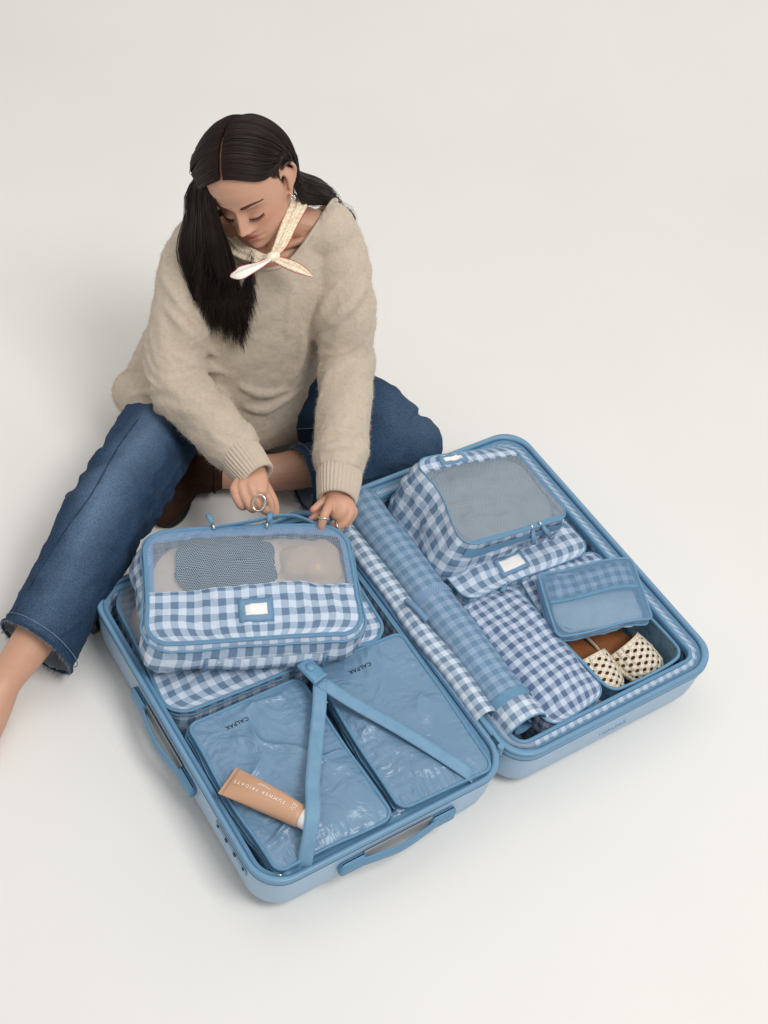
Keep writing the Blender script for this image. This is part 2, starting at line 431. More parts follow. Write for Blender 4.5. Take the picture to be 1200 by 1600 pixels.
# ================================================================== suitcase
case = empty('suitcase', (CASE_O[0], CASE_O[1], 0), (0, 0, CASE_ANG))
tag(case, 'open pale blue hard shell suitcase lying flat with gingham lining and packed halves', 'suitcase')
CL, RIM = 0.725, 0.14
HALF = [(0.0, 0.526), (0.536, 1.06)]
plain('zip_mid', srgb(70, 104, 138), .5, .08, 60)
def shell_half(x0, x1, name_mat, right):
    cr = .062
    def ringat(ins, z, r): return np.array([(x, y, z) for x, y in rr(x0 + ins, x1 - ins, ins, CL - ins, max(r, .01), 10, 10)])
    prof = [(.002, RIM - .012, cr), (.001, .118, cr), (.0020, .09, cr), (.0035, .062, cr), (.0060, .040, cr), (.0115, .022, cr), (.021, .010, .055), (.036, .003, .05), (.06, .001, .045), (.2, .001, .03)]
    rings = [ringat(*p) for p in prof]
    mb = MB(); loft(mb, rings[::-1])
    # bottom closing cap
    n = len(rings[-1]); mb.add(rings[-1], [tuple(range(n))[::-1]])
    o = mb.build('shell', M['shell'], case)
    # lip of the rim: a bevelled ring of real section
    def ringpath(ins, z, r): return ringat(ins, z, r)
    lip = MB()
    sec = [(0.000, RIM - .014), (-.0016, RIM - .008), (-.0012, RIM - .002), (.002, RIM), (.006, RIM - .0005), (.0085, RIM - .004), (.0085, RIM - .014)]
    if right: sec = [(0.000, RIM - .022), (-.002, RIM - .018), (-.002, RIM - .010), (.000, RIM - .0085), (.0005, RIM - .0075), (-.0012, RIM - .006), (-.0012, RIM - .001), (.002, RIM), (.007, RIM - .0005), (.009, RIM - .004), (.009, RIM - .016)]
    loft(lip, [ringat(i, z, cr) for i, z in sec][::-1])
    lip.build('rim', M['shell_trim'], case)
    # zip: dark coil and its tape just inside the lip
    z = MB(); tape = MB()
    pth = ringat(.0095, RIM - .0055, cr - .006); tube(z, pth, .0021, 6, True)
    z.build('zipper', M['zip_mid'], case)
    gv = MB(); tube(gv, ringat(.0006, RIM - (.0235 if right else .0150), cr), .0016, 6, True); gv.build('groove', M['zip_mid'], case)
    i0, i1 = (.0095, .020) if not right else (.0095, .018)
    loft(tape, [ringat(i1, RIM - .012, cr - .015), ringat(i0, RIM - .008, cr - .008)])
    tape.build('zipper_tape', M['zip_tape'], case)
    if right:
        # stepped inner bands: gingham strip and a raised blue ring
        g = MB(); a, b = ringat(.030, RIM - .0125, cr - .022), ringat(.018, RIM - .0115, cr - .014)
        def strip(mb, rs):
            uvs = []
            for q, rg in enumerate(rs):
                c = np.concatenate([rg, rg[:1]]); L = np.concatenate([[0], np.cumsum(np.linalg.norm(np.diff(c, axis=0), axis=1))])
                uvs.append([(l, q * .0135) for l in L])
            loft(mb, rs, uvs=uvs)
        strip(g, [a, b]); g.build('gingham_strip', M['gingham_strip'], case)
        bd = MB(); loft(bd, [ringat(i, zz, max(cr - i, .02)) for i, zz in ((.040, RIM - .026), (.0395, RIM - .012), (.037, RIM - .0085), (.033, RIM - .0085), (.0305, RIM - .0115))])
        bd.build('inner_band', M['handle_blue'], case)
    # lining: gingham walls and base
    li = MB(); ins0 = .041 if right else .020
    lv = [(.09, .012), (.045, .016), (.030, .032), (.022 if not right else .040, .075), (ins0, RIM - .014 if not right else RIM - .024)]
    rs = [ringat(i, z, max(cr - i * .8, .018)) for i, z in lv]
    uvs = []; hh = 0
    for q, rg in enumerate(rs):
        c = np.concatenate([rs[-1], rs[-1][:1]]); L = np.concatenate([[0], np.cumsum(np.linalg.norm(np.diff(c, axis=0), axis=1))])
        if q: hh += abs(lv[q][1] - lv[q - 1][1]) + abs(lv[q][0] - lv[q - 1][0]) * .6
        uvs.append([(l, hh) for l in L])
    loft(li, rs, uvs=uvs)
    n = len(rs[0]); li.add(rs[0], [tuple(range(n))], [[(p[0], p[1]) for p in rs[0]]])
    li.build('lining', M['gingham_lining'], case)
    return ringat
shell_half(*HALF[0], None, False)
shell_half(*HALF[1], None, True)

# hinge rails and pivot knob between the halves
hb = MB()
for x, zz, rr_ in ((.526, RIM - .006, .0042), (.536, RIM - .004, .0048)):
    tube(hb, [(x, .075, zz), (x, CL - .075, zz)], rr_, 10)
hb.build('hinge_rail', M['shell_trim'], case)
for vv in (.062, CL - .062):
    kb = MB(); ang = np.arange(8) * math.pi / 4 + .39
    rings = [np.array([(.531 + r * math.cos(a), vv - .018 + r * math.sin(a), z) for a in ang]) for r, z in ((.0068, RIM - .02), (.0072, RIM + .004), (.006, RIM + .0062), (.002, RIM + .0066))]
    loft(kb, rings, True); kb.build('hinge_knob', M['shell_trim'], case, smooth=False)

# handles: mounts and a bowed grip, near edge and left edge
def handle(p0, p1, out, z):
    p0, p1 = np.array([*p0, z]), np.array([*p1, z]); out = np.array([*out, 0.0]); d = unit(p1 - p0)
    L = np.linalg.norm(p1 - p0)
    h = None
    root = MB()
    # recessed plate
    rec = MB(); q = []
    for s in (.2, .8): q.append(p0 + d * L * s + out * .0015)
    hw = .021
    rings = [np.array([q[0] + (0, 0, -hw) + out * o, q[1] + (0, 0, -hw) + out * o, q[1] + (0, 0, hw) + out * o, q[0] + (0, 0, hw) + out * o]) for o in (0, .0012)]
    loft(rec, rings, True); base = rec.build('handle_plate', M['grey_trim'], case, smooth=False)
    for s in (0.1, .9):
        mnt = MB(); c = p0 + d * L * s + out * .004
        box(mnt, (0, 0, 0), (L * .22, .016, .036), bev=.006)
        a = math.atan2(d[1], d[0]); V = mnt.arr() @ np.array(Euler((0, 0, a)).to_matrix()).T + c
        mnt.v = [V]; mnt.build('handle_mount', M['handle_blue'], base)
    g = MB(); pts = [p0 + d * L * .15 + out * .008, p0 + d * L * .27 + out * .013, p0 + d * L * .5 + out * .019, p0 + d * L * .73 + out * .013, p0 + d * L * .85 + out * .008]
    tube(g, catmull(pts, 8), .0155, 16, up=(0, 0, 1), ell=.26)
    g.build('handle_grip', M['handle_blue'], base)
plain('grey_trim', srgb(168, 172, 172), .5, .04, 20)
handle((.155, -.0005), (.40, -.0005), (0, -1), .085)
handle((-.0005, .50), (-.0005, .255), (-1, 0), .085)
# lock dials on the left wall
for k in range(4):
    lk = MB(); vv = .165 - k * .031
    tube(lk, [(-.0005, vv, RIM - .036), (-.0026, vv, RIM - .036)], .0046 if k in (1, 2) else .003, 10)
    lk.build('lock_dial', M['zip_dark'], case)
lk = MB(); box(lk, (.0012, .118, RIM - .036), (.003, .115, .016), bev=.0014); lk.build('lock_plate', M['shell_trim'], case)
# embossed badge on the near wall of the right half
Mt = Matrix.Translation((.80, .0008, .074)) @ Euler((R(84), 0, 0)).to_matrix().to_4x4()
text_obj('badge_lettering', 'CALPAK', .0155, M['shell_trim'], case, Mt, 1.15)
bp = MB(); box(bp, (.80, .0052, .074), (.074, .008, .019), rot=(R(-6), 0, 0), bev=.0028); bp.build('badge', M['shell'], case)
# spinner wheels at the far end
for u in (.055, .47, .592, 1.005):
    ar = MB(); box(ar, (u, CL + .012, .045), (.045, .04, .05), bev=.012); a_ = ar.build('wheel_housing', M['shell_trim'], case)
    for du in (-.011, .011):
        wm = MB(); tube(wm, [(u - .036 + du - .007, CL + .002, .026), (u - .036 + du + .007, CL + .002, .026)], .0255, 20)
        wm.build('wheel', M['black'], a_)
# ================================================================== packing cubes and pouches
def place(name, u, v, z, rz=0, rx=0, ry=0):
    w = s2w(u, v, z); e = empty(name, tuple(w))
    e.rotation_euler = (Matrix.Rotation(CASE_ANG + R(rz), 3, 'Z') @ Matrix.Rotation(R(rx), 3, 'X') @ Matrix.Rotation(R(ry), 3, 'Y')).to_euler()
    return e
class Soft:
    """a soft zipped bag: rounded-rectangle plan, bulging wrinkled sides, domed top"""
    def __init__(s, w, d, h, r=.03, side=.008, top=.012, wr=.003, wscale=14, seed=1, deform=None, twr=None, ridge=0.0, pk=.0028, flat=None, cr=.0045):
        s.cr = cr
        s.pk = pk; s.flat = flat
        s.w, s.d, s.h, s.r, s.side, s.top, s.wr, s.ws, s.seed, s.df = w, d, h, r, side, top, wr, wscale, seed, deform
        s.twr = wr if twr is None else twr; s.ridge = ridge
    def _out(s, P):
        # every bag sags a little out of square
        q = np.stack([vnoise(P * 7 + k * 9.3, s.seed + 60 + k) for k in range(2)], 1)
        P = P.copy(); P[:, :2] += .0060 * q * min(1.0, s.w / .2)
        return s.df(P) if s.df else P
    def ring(s, z, off=0.0, nc=10, ne=14):
        w, d = s.w / 2, s.d / 2; f = np.clip(z / s.h, 0, 1)
        ins = s.side * (1 - 4 * (f - .5) ** 2) - s.side * .6 * (f < .01) + off
        base = rr(-w, w, -d, d, s.r, nc, ne)
        big = rr(-w - ins, w + ins, -d - ins, d + ins, max(s.r + ins, .004), nc, ne)
        P = np.concatenate([big, np.full((len(big), 1), z)], 1)
        amp = s.wr * math.sin(math.pi * min(max(f, 0.0), 1)) ** .6 if 0 < f < 1 else 0
        nrm = big - base * .8; nrm /= np.linalg.norm(nrm, axis=1, keepdims=True) + 1e-9
        q = fbm(np.concatenate([base * s.ws, np.full((len(big), 1), z * s.ws * .6)], 1), s.seed, 3)
        P[:, :2] += nrm * (amp * q)[:, None]
        if 0 < f < 1 and s.cr:
            B3 = np.concatenate([base * 1.0, np.full((len(big), 1), z * 1.3)], 1); B3 = B3 * (11, 11, 17) + (base[:, :1] * 9) * (0, 0, 1) + .8 * vnoise(B3 * 16, s.seed + 70)[:, None]
            P[:, :2] += nrm * (s.cr * math.sin(math.pi * f) ** .5 * (np.clip(ridged(B3, s.seed + 71), 0, 1) ** 2 + .6 * np.clip(ridged(B3 * 2.2, s.seed + 72), 0, 1) ** 3 - .25))[:, None]
        P[:, 2] += 0.5 * s.wr * vnoise(np.concatenate([base * s.ws * .5, np.zeros((len(big), 1))], 1), s.seed + 5)
        return s._out(P)
    def sides(s, mb, z0=0.0, z1=None, nz=12, off=0.0, vshift=0.0):
        z1 = s.h if z1 is None else z1
        zs = np.linspace(z0, z1, nz + 1); rs = [s.ring(z, off) for z in zs]
        c = rr(-s.w / 2, s.w / 2, -s.d / 2, s.d / 2, s.r, 10, 14); c = np.concatenate([c, c[:1]])
        L = np.concatenate([[0], np.cumsum(np.linalg.norm(np.diff(c, axis=0), axis=1))])
        loft(mb, rs, uvs=[[(l, z + vshift) for l in L] for z in zs]); return rs
    def bottom(s, mb):
        rg = s.ring(0.0); mb.add(rg, [tuple(range(len(rg)))[::-1]], [[(p[0], p[1]) for p in rg[::-1]]])
    def topfn(s, S, T, off=0.0):
        w, d, r = s.w / 2, s.d / 2, s.r
        y = -d + 2 * d * T; ex = np.clip(np.abs(y) - (d - r), 0, r)
        hw = w - r + np.sqrt(np.clip(r * r - ex * ex, 0, None)); a = 2 * S - 1
        x = a * hw; b = np.clip((1 - np.abs(a) ** 3), 0, 1) * np.clip(1 - np.abs(2 * T - 1) ** 3, 0, 1)
        P = np.stack([x, y, np.zeros_like(x)], -1)
        nz = fbm(P * s.ws + 3.1, s.seed + 40, 3) * s.twr
        ed = np.minimum(np.minimum(hw - np.abs(x), d - np.abs(y)), .2)
        per = np.where(hw - np.abs(x) < d - np.abs(y), y, x)
        pk = s.pk * np.exp(-ed / .016) * np.clip(ed / .004, 0, 1) * (np.sin(per * 2 * math.pi / .017 + 3 * vnoise(P * 25, s.seed + 2)) * (.5 + .5 * vnoise(P * 14, s.seed + 4)))
        nz = nz + pk
        if s.cr and not s.ridge:
            C3 = P * 13 + .9 * vnoise(P * 15, s.seed + 80)[..., None]
            nz = nz + s.cr * (.8 * np.clip(ridged(C3, s.seed + 81), 0, 1) ** 2.5 + .5 * np.clip(ridged(C3 * 2.3, s.seed + 82), 0, 1) ** 3 - .2)
        if s.ridge:
            q = np.stack([x * 8 + y * 6, y * 2.5 - x * 4, np.zeros_like(x)], -1) + .35 * vnoise(P * 9, s.seed)[..., None]
            q2 = np.stack([x * 4 - y * 11, y * 4 + x * 5, np.zeros_like(x)], -1) + .35 * vnoise(P * 12, s.seed + 3)[..., None]
            q3 = P * 34 + .7 * vnoise(P * 20, s.seed + 6)[..., None]
            rg = .9 * np.clip(ridged(q, s.seed + 9), 0, 1) ** 3.5 + .8 * np.clip(ridged(q2, s.seed + 19), 0, 1) ** 4 + .12 * np.clip(ridged(q3, s.seed + 29), 0, 1) ** 3 * np.clip(.5 + vnoise(P * 7, s.seed + 31), 0, 1)
            rg = rg + .30 * vnoise(P * 8, s.seed + 33)
            if s.flat is not None:
                rg = rg * np.clip(np.hypot((x - s.flat[0]) / .05, (y - s.flat[1]) / .022) - .55, 0, 1)
            nz = nz + s.ridge * rg
        z = s.h + .5 * s.wr * vnoise(np.stack([x * s.ws * .5, y * s.ws * .5, 0 * x], -1), s.seed + 5) + s.top * b + nz * np.clip(b * 2.2, 0, 1) + off
        P = np.stack([x, y, z], -1); sh = P.shape
        return s._out(P.reshape(-1, 3)).reshape(sh)
    def panel(s, mb, t0=0, t1=1, s0=0, s1=1, ns=48, nt=40, off=0.0, rot=0.0):
        def m(a, lo, hi): return lo + (hi - lo) * a
        def warp(T):                               # denser rows towards rounded ends
            return T
        grid(mb, lambda S, T: s.topfn(m(S, s0, s1), m(warp(T), t0, t1), off), ns, nt,
             lambda S, T: np.stack([m(S, s0, s1) * s.w, m(T, t0, t1) * s.d], -1)); return mb
    def slab(s, mb, t0, t1, s0, s1, th, ns=10, nt=8, off=0.0):
        """a thin raised patch lying on the top"""
        def m(a, lo, hi): return lo + (hi - lo) * a
        S, T = np.meshgrid(np.linspace(0, 1, ns + 1), np.linspace(0, 1, nt + 1))
        hi_ = s.topfn(m(S, s0, s1), m(T, t0, t1), off + th); lo_ = s.topfn(m(S, s0, s1), m(T, t0, t1), off - .004)
        n = (ns + 1) * (nt + 1); F = []; idx = lambda j, i: j * (ns + 1) + i
        for j in range(nt):
            for i in range(ns): F.append((idx(j, i), idx(j, i + 1), idx(j + 1, i + 1), idx(j + 1, i)))
        bd = [idx(0, i) for i in range(ns)] + [idx(j, ns) for j in range(nt)] + [idx(nt, i) for i in range(ns, 0, -1)] + [idx(j, 0) for j in range(nt, 0, -1)]
        for k in range(len(bd)):
            a, b = bd[k], bd[(k + 1) % len(bd)]; F.append((n + a, n + b, b, a))
        mb.add(np.concatenate([hi_.reshape(-1, 3), lo_.reshape(-1, 3)]), F); return mb
    def edge(s, z, off=0.0): return s.ring(z, off)
def zipper_band(root, sf, z0, z1, mat='zip_tape', coil=True):
    b = MB(); sf.sides(b, z0, z1, 2, off=.0012); o = b.build('zipper_tape', M[mat], root)
    if coil:
        c = MB(); tube(c, sf.edge((z0 + z1) / 2, .0022), .0016, 6, True); c.build('zipper_coil', M['piping'], o)
    return o
def zip_edge(root, sf, z, w=.0048, off=.0005):
    p = MB(); tube(p, sf.edge(z, off), w * .42, 8, True, up=(0, 0, 1), ell=2.3); o = p.build('zip_edge', M['zip_tape'], root)
    c = MB(); rg = sf.edge(z, off - .001); rg[:, 2] += w * .40; tube(c, rg, .0013, 6, True); c.build('zipper_coil', M['piping'], o); return o
def piping(root, sf, z, r=.0026, off=.001, mat='piping'):
    p = MB(); tube(p, sf.edge(z, off), r, 8, True); return p.build('piping', M[mat], root)
def zip_pull(root, p, d, up=(0, 0, 1), L=.026, mat='leatherette'):
    p = np.asarray(p, float); d = unit(d); up = np.asarray(up, float)
    sl = MB(); tube(sl, [p - d * .006, p + d * .007], .0042, 8, up=up, ell=.7); so = sl.build('zipper_slider', M['metal'], root)
    tb = MB(); tube(tb, [p + d * .005 + up * .003, p + d * (.005 + L * .5) + up * .0035, p + d * (.005 + L) + up * .001], [.0030, .0040, .0036], 8, up=up, ell=1.5)
    tb.build('pull_tab', M[mat], so)
def label_window(root, sf, s0, s1, t0, t1, off=.001, bs=.18, bt=.26):
    f = MB(); sf.slab(f, t0, t1, s0, s1, .002, off=off); fo = f.build('label_frame', M['leatherette'], root)
    ds, dt = (s1 - s0) * bs, (t1 - t0) * bt
    c = MB(); sf.slab(c, t0 + dt, t1 - dt, s0 + ds, s1 - ds, .0034, off=off); c.build('label_card', M['card'], fo)

plain('sand_cloth', srgb(206, 178, 150), .9, .08, 40, .5, 500, spec=.1)
# ---- garments inside the propped cube
def garment(name, label, u, v, z, rz, w, d, h, mat, seed, rx=0, ry=0):
    e = place(name, u, v, z, rz, rx, ry); sf = Soft(w, d, h, r=min(w, d) * .32, side=.01, top=.012, wr=.006, wscale=12, seed=seed)
    m = MB(); sf.sides(m, nz=8); sf.bottom(m); sf.panel(m, ns=30, nt=26); m.build('cloth', M[mat], e)
    tag(e, label, 'garment'); return e

# ---- large cube being zipped
CU1 = dict(u=.258, v=.538, z=.150, rz=-23.5, rx=6.0)
def slump1(P):
    P = P.copy(); f = np.clip(1 - P[:, 2] / .10, 0, 1)
    P[:, 1] -= .016 * np.sin(np.pi * np.clip(P[:, 2] / .1, 0, 1)) * np.clip(-P[:, 1] / .115, 0, 1)
    P[:, 0] += .016 * f * np.clip(P[:, 0] / .2, -1, 1) * (1 - f * .5)
    lo = np.clip(1 - P[:, 2] / .09, 0, 1) * np.clip(P[:, 2] / .02, 0, 1)
    P[:, 1] += .016 * vnoise(np.stack([P[:, 0] * 9, P[:, 2] * 16, 0 * f], 1), 77) * lo * (P[:, 1] < -.05)
    P[:, 0] += .014 * vnoise(np.stack([P[:, 1] * 12, P[:, 2] * 20, 0 * f], 1), 78) * lo
    return P
c1 = place('packing_cube', **CU1)
tag(c1, 'large gingham packing cube with see-through net lid being zipped by both hands', 'packing cube')
sf = Soft(.398, .245, .10, r=.045, side=.010, top=.008, wr=.009, wscale=13, seed=3, deform=slump1, twr=.0055, pk=.0034, cr=.0062)
m = MB(); sf.sides(m); sf.bottom(m); m.build('body', M['gingham'], c1)
m = MB(); sf.panel(m, 0, .44, ns=60, nt=24); m.build('lid_band', M['gingham'], c1)
m = MB(); sf.panel(m, .44, .90, .035, .965, ns=60, nt=24); nt_ = m.build('net_window', M['net'], c1)
m = MB(); sf.panel(m, .90, 1.0, 0, 1, ns=60, nt=6); sf.panel(m, .44, .90, 0, .035, ns=2, nt=20); sf.panel(m, .44, .90, .965, 1, ns=2, nt=20); m.build('lid_border', M['net_pouch'], c1)
m = MB(); tube(m, sf.topfn(np.linspace(.0, 1, 40), np.full(40, .44), .001), .0013, 6, up=(0, 0, 1)); m.build('seam', M['gingham'], c1)
zip_edge(c1, sf, .10); piping(c1, sf, .091, .0022, .004)
piping(c1, sf, .004, .0024, .001)
label_window(c1, sf, .418, .582, .135, .325)
# front pull strip
def front_strip(root, sf, x0, x1, z0, z1, mat, th=.004, shift=0):
    def fn(S, T):
        x = x0 + (x1 - x0) * S; z = z0 + (z1 - z0) * T
        y = np.full_like(x, -sf.d / 2 - sf.side - th) - .004 * np.sin(math.pi * T) - .0015 * vnoise(np.stack([x * 30, z * 30, 0 * x], -1), 8)
        P = np.stack([x, y, z], -1); return sf._out(P.reshape(-1, 3)).reshape(P.shape)
    m = MB(); grid(m, fn, 40, 8, lambda S, T: np.stack([x0 + (x1 - x0) * S, z0 + (z1 - z0) * T], -1))
    o = m.build('front_handle', M[mat], root)
    for xx in (x0, x1):
        e = MB(); pts = [sf._out(np.array([[xx, -sf.d / 2 - sf.side - th - .003, z]]))[0] for z in np.linspace(z0 - .002, z1 + .002, 6)]
        tube(e, pts, .0035, 8); e.build('handle_tab', M['leatherette'], o)
front_strip(c1, sf, -.09, .125, .028, .072, 'gingham')
for sx, dx in ((.30, -1), (.615, 1)):
    p = sf.topfn(np.array([sx]), np.array([.992]), .006)[0]
    zip_pull(c1, p, (dx * .35, .9, .25), L=.022)
# loose zip edge bowing up behind the lid, where it is open
m = MB(); pts = [sf.topfn(np.array([q]), np.array([.985]), o_)[0] + (0, dy, 0) for q, o_, dy in ((.30, .002, .002), (.42, .006, .006), (.54, .010, .010), (.66, .008, .020), (.80, .005, .022), (.93, -.003, .006))]
tube(m, catmull(pts, 8), .0062, 8, up=(0, 0, 1), ell=.35); m.build('open_zip_edge', M['zip_tape'], c1)
def in_c1(x, y, z):
    q = np.array((c1.rotation_euler.to_matrix() @ Vector((x, y, z)))) + np.array(c1.location); s = w2s(q); return s
a = in_c1(0, 0, .012)
garment('folded_garment', 'pale beige folded garment filling the propped net packing cube', a[0], a[1], a[2], -23.5, .365, .215, .060, 'beige_cloth', 21, rx=6)
a = in_c1(-.045, .045, .081)
garment('folded_garment', 'dark grey-green folded garment showing through the net of the propped cube', a[0], a[1], a[2], -25, .18, .105, .009, 'teal_cloth', 22, rx=6)
a = in_c1(.115, .05, .076)
garment('folded_garment', 'small sand coloured folded garment at right under the propped cube net', a[0], a[1], a[2], -20, .11, .085, .008, 'sand_cloth', 23, rx=5)

# ---- flat cube underneath
c2 = place('packing_cube', .262, .535, .018, -4.5)
tag(c2, 'flat gingham packing cube with net window lying under the propped cube', 'packing cube')
def slump2(P):
    P = P.copy(); P[:, 2] += .014 * np.sin(P[:, 0] * 9 + 1) * np.clip(P[:, 2] / .12, 0, 1); return P
sf = Soft(.462, .325, .118, r=.05, side=.004, top=.008, wr=.006, wscale=11, seed=5, deform=slump2, twr=.008, pk=.0034)
m = MB(); sf.sides(m, nz=10); sf.bottom(m); m.build('body', M['gingham'], c2)
m = MB(); sf.panel(m, 0, .34, ns=60, nt=20); m.build('lid_band', M['gingham'], c2)
m = MB(); sf.panel(m, .34, 1, ns=60, nt=30); m.build('net_window', M['net'], c2)
zip_edge(c2, sf, .118, .0045, .0005); piping(c2, sf, .104, .002, .002)
label_window(c2, sf, .40, .56, .12, .28)
garment('folded_garment', 'pale folded garment inside the flat lower cube', .262, .55, .03, -4.5, .42, .27, .09, 'beige_cloth', 24)

# ---- blue nylon cubes
def nylon_cube(u, v, z, rz, w, d, h, seed, label, pulls, ty):
    e = place('packing_cube', u, v, z, rz); tag(e, label, 'packing cube')
    sf = Soft(w, d, h, r=.020, side=.005, top=.010, wr=.004, wscale=16, seed=seed, twr=.0014, ridge=.0115, pk=.0050, flat=ty)
    m = MB(); sf.sides(m, nz=12); sf.bottom(m); m.build('body', M['nylon'], e)
    m = MB(); sf.panel(m, ns=90, nt=110); m.build('lid', M['nylon'], e)
    piping(e, sf, h, .0036, .0005, 'zip_tape')
    zipper_band(e, sf, h - .022, h - .006); piping(e, sf, h - .026, .0026, .001)
    zipper_band(e, sf, h - .056, h - .042); piping(e, sf, h - .062, .0022, .001)
    for (x, y, z_, dx, dy) in pulls: zip_pull(e, (x, y, z_), (dx, dy, -.2), L=.022)
    # printed name on the lid
    def surf(a):
        S = .5 + (ty[0] - a[:, 0]) / w; T = .5 + (ty[1] - a[:, 1]) / d
        return sf.topfn(S, T, .0009) + np.stack([0 * S, 0 * S, a[:, 2]], -1)
    text_obj('name_print', 'CALPAK', .0125, M['ink'], e, None, 1.12, surf)
    return e
nylon_cube(.150, .190, .028, 0.5, .236, .335, .112, 11, 'blue nylon packing cube under the tan tube, left of the pair',
           [(-.108, -.168, .100, .8, -.12), (-.060, -.1735, .098, 1, -.05)], (-.030, .128))
nylon_cube(.398, .190, .028, -2.0, .205, .335, .114, 12, 'blue nylon packing cube beside the hinge, right of the pair',
           [(-.106, .098, .096, -.2, 1)], (-.022, .128))
# rumpled strip of lining along the near wall
m = MB()
def rump(S, T):
    u = .17 + .26 * S; z = .120 + .016 * T + .006 * vnoise(np.stack([u * 40, T, 0 * u], -1), 3); v = .021 + .010 * np.sin(T * 3.0) + .004 * vnoise(np.stack([u * 30, T * 2, 0 * u], -1), 5)
    return np.stack([u, v, z], -1)
grid(m, rump, 50, 5, lambda S, T: np.stack([.26 * S, .02 * T], -1)); m.build('loose_lining', M['gingham_lining'], case)

# ---- cosmetic tube
tdir = np.array([.127 - .040, .058 - .208]); tl = np.linalg.norm(tdir)
tb = place('cosmetic_tube', .040, .208, .157, math.degrees(math.atan2(tdir[1], tdir[0])), 0, -1.0)
tag(tb, 'tan squeeze tube with white cap lying under the left strap', 'tube')
m = MB(); rings = []; ang = np.arange(28) * 2 * math.pi / 28
TLN = .148
def tsec(q):
    w = .0305 - .0105 * max(0, q) ** 1.3; hgt = .0012 + (.0185 - .0012) * (1 - (1 - min(q * 1.35, 1)) ** 2) ** .8
    return w, hgt
for q in np.concatenate([[-.02, -.018, .03, .033], np.linspace(.05, 1, 22)]):
    w, hgt = tsec(max(q, 0)); hgt = .0014 if q <= .031 else hgt
    e = .8
    rings.append(np.array([(q * TLN, w * math.copysign(abs(math.cos(a)) ** e, math.cos(a)), .017 * min(1, .55 + q * .6) + hgt * math.sin(a) - .010 * max(0, .3 - q)) for a in ang]))
loft(m, rings, True); tbo = m.build('tube_body', M['tan_tube'], tb)
m = MB(); rings = []
for x, r in ((1.0, .0165), (1.004, .0186), (1.10, .0186), (1.155, .0180), (1.17, .0155), (1.172, .004)):
    rings.append(np.array([(x * TLN, r * math.cos(a), .0185 + r * math.sin(a)) for a in ang]))
loft(m, rings, True); m.build('cap', M['white_plastic'], tb)
for k in range(9):
    rb = MB(); x = -.016 * TLN + k * .0008 * TLN * 5
tube_top = lambda x, y: .017 * min(1, .55 + x / TLN * .6) + tsec(x / TLN)[1] * math.sqrt(max(0, 1 - (y / tsec(x / TLN)[0]) ** 2)) + .0012
def tsurf(x0, y0):
    def f(a):
        out = []
        for p in a:
            x = x0 - p[0]; y = y0 - p[1]; out.append((x, y, tube_top(min(max(x, .001), TLN), y) + p[2]))
        return np.array(out)
    return f
text_obj('name_print', 'SUMMER FRIDAYS', .0092, M['print_white'], tbo, None, 1.5, tsurf(.063, -.001))
def dashes(x0, y0, n_, along):                      # print too small to read: short strokes
    m = MB(); q = 0.0
    for k in range(n_):
        L = random.uniform(.0016, .0034); c = (x0 - q - L / 2, y0) if along else (x0, y0 - q - L / 2); q += L + .0011
        dx, dy = (L / 2, .0005) if along else (.0005, L / 2)
        z = tube_top(c[0], c[1]) + .0004
        box(m, (c[0], c[1], z), (2 * dx, 2 * dy, .0005))
    m.build('small_print', M['print_white'], tbo, smooth=False)
dashes(.078, .0105, 8, True); dashes(.070, .0135, 5, True)
for k in range(3): dashes(.128 + k * .0034, .008, 4, False)

# ---- straps and buckle (parts of the suitcase)
def strap(pts, w=.0265, th=.0016, name='strap'):
    P = catmull(pts, 10); T = np.gradient(P, axis=0); T /= np.linalg.norm(T, axis=1, keepdims=True)
    Sd = np.cross(T, np.array([0, 0, 1.0])); Sd /= np.linalg.norm(Sd, axis=1, keepdims=True); Nn = np.cross(Sd, T)
    L = np.concatenate([[0], np.cumsum(np.linalg.norm(np.diff(P, axis=0), axis=1))])
    rings = []; uvs = []; prof = [(-1, -1), (1, -1), (1, 1), (.5, 1.15), (0, 1.2), (-.5, 1.15), (-1, 1)]
    for i in range(len(P)):
        rings.append(np.array([P[i] + Sd[i] * a * w / 2 + Nn[i] * b * th / 2 for a, b in prof]))
        uvs.append([(L[i], a * w / 2) for a, b in prof + prof[:1]])
    m = MB(); loft(m, rings, True, uvs=uvs); return m.build(name, M['webbing'], case)
strap([(.284, .306, .183), (.255, .258, .174), (.207, .190, .175), (.160, .122, .190), (.134, .078, .202), (.114, .048, .188), (.088, .017, .140), (.086, .014, .115)])
strap([(.284, .306, .183), (.318, .245, .172), (.365, .165, .166), (.405, .090, .160), (.437, .032, .150), (.450, .016, .134), (.452, .013, .112)])
bk = MB(); box(bk, (0, 0, 0), (.034, .052, .009), bev=.004); V = bk.arr() @ np.array(Euler((R(4), 0, R(12))).to_matrix()).T + (.279, .330, .190); bk.v = [V]
bo = bk.build('buckle', M['handle_blue'], case)
bb = MB(); tube(bb, [(.2785, .335, .192), (.2785, .335, .1972)], .0095, 18); bb.build('buckle_button', M['shell_trim'], bo)
bb = MB(); box(bb, (.2835, .307, .189), (.033, .006, .011), rot=(0, 0, R(12)), bev=.002); bb.build('buckle_bar', M['shell_trim'], bo)

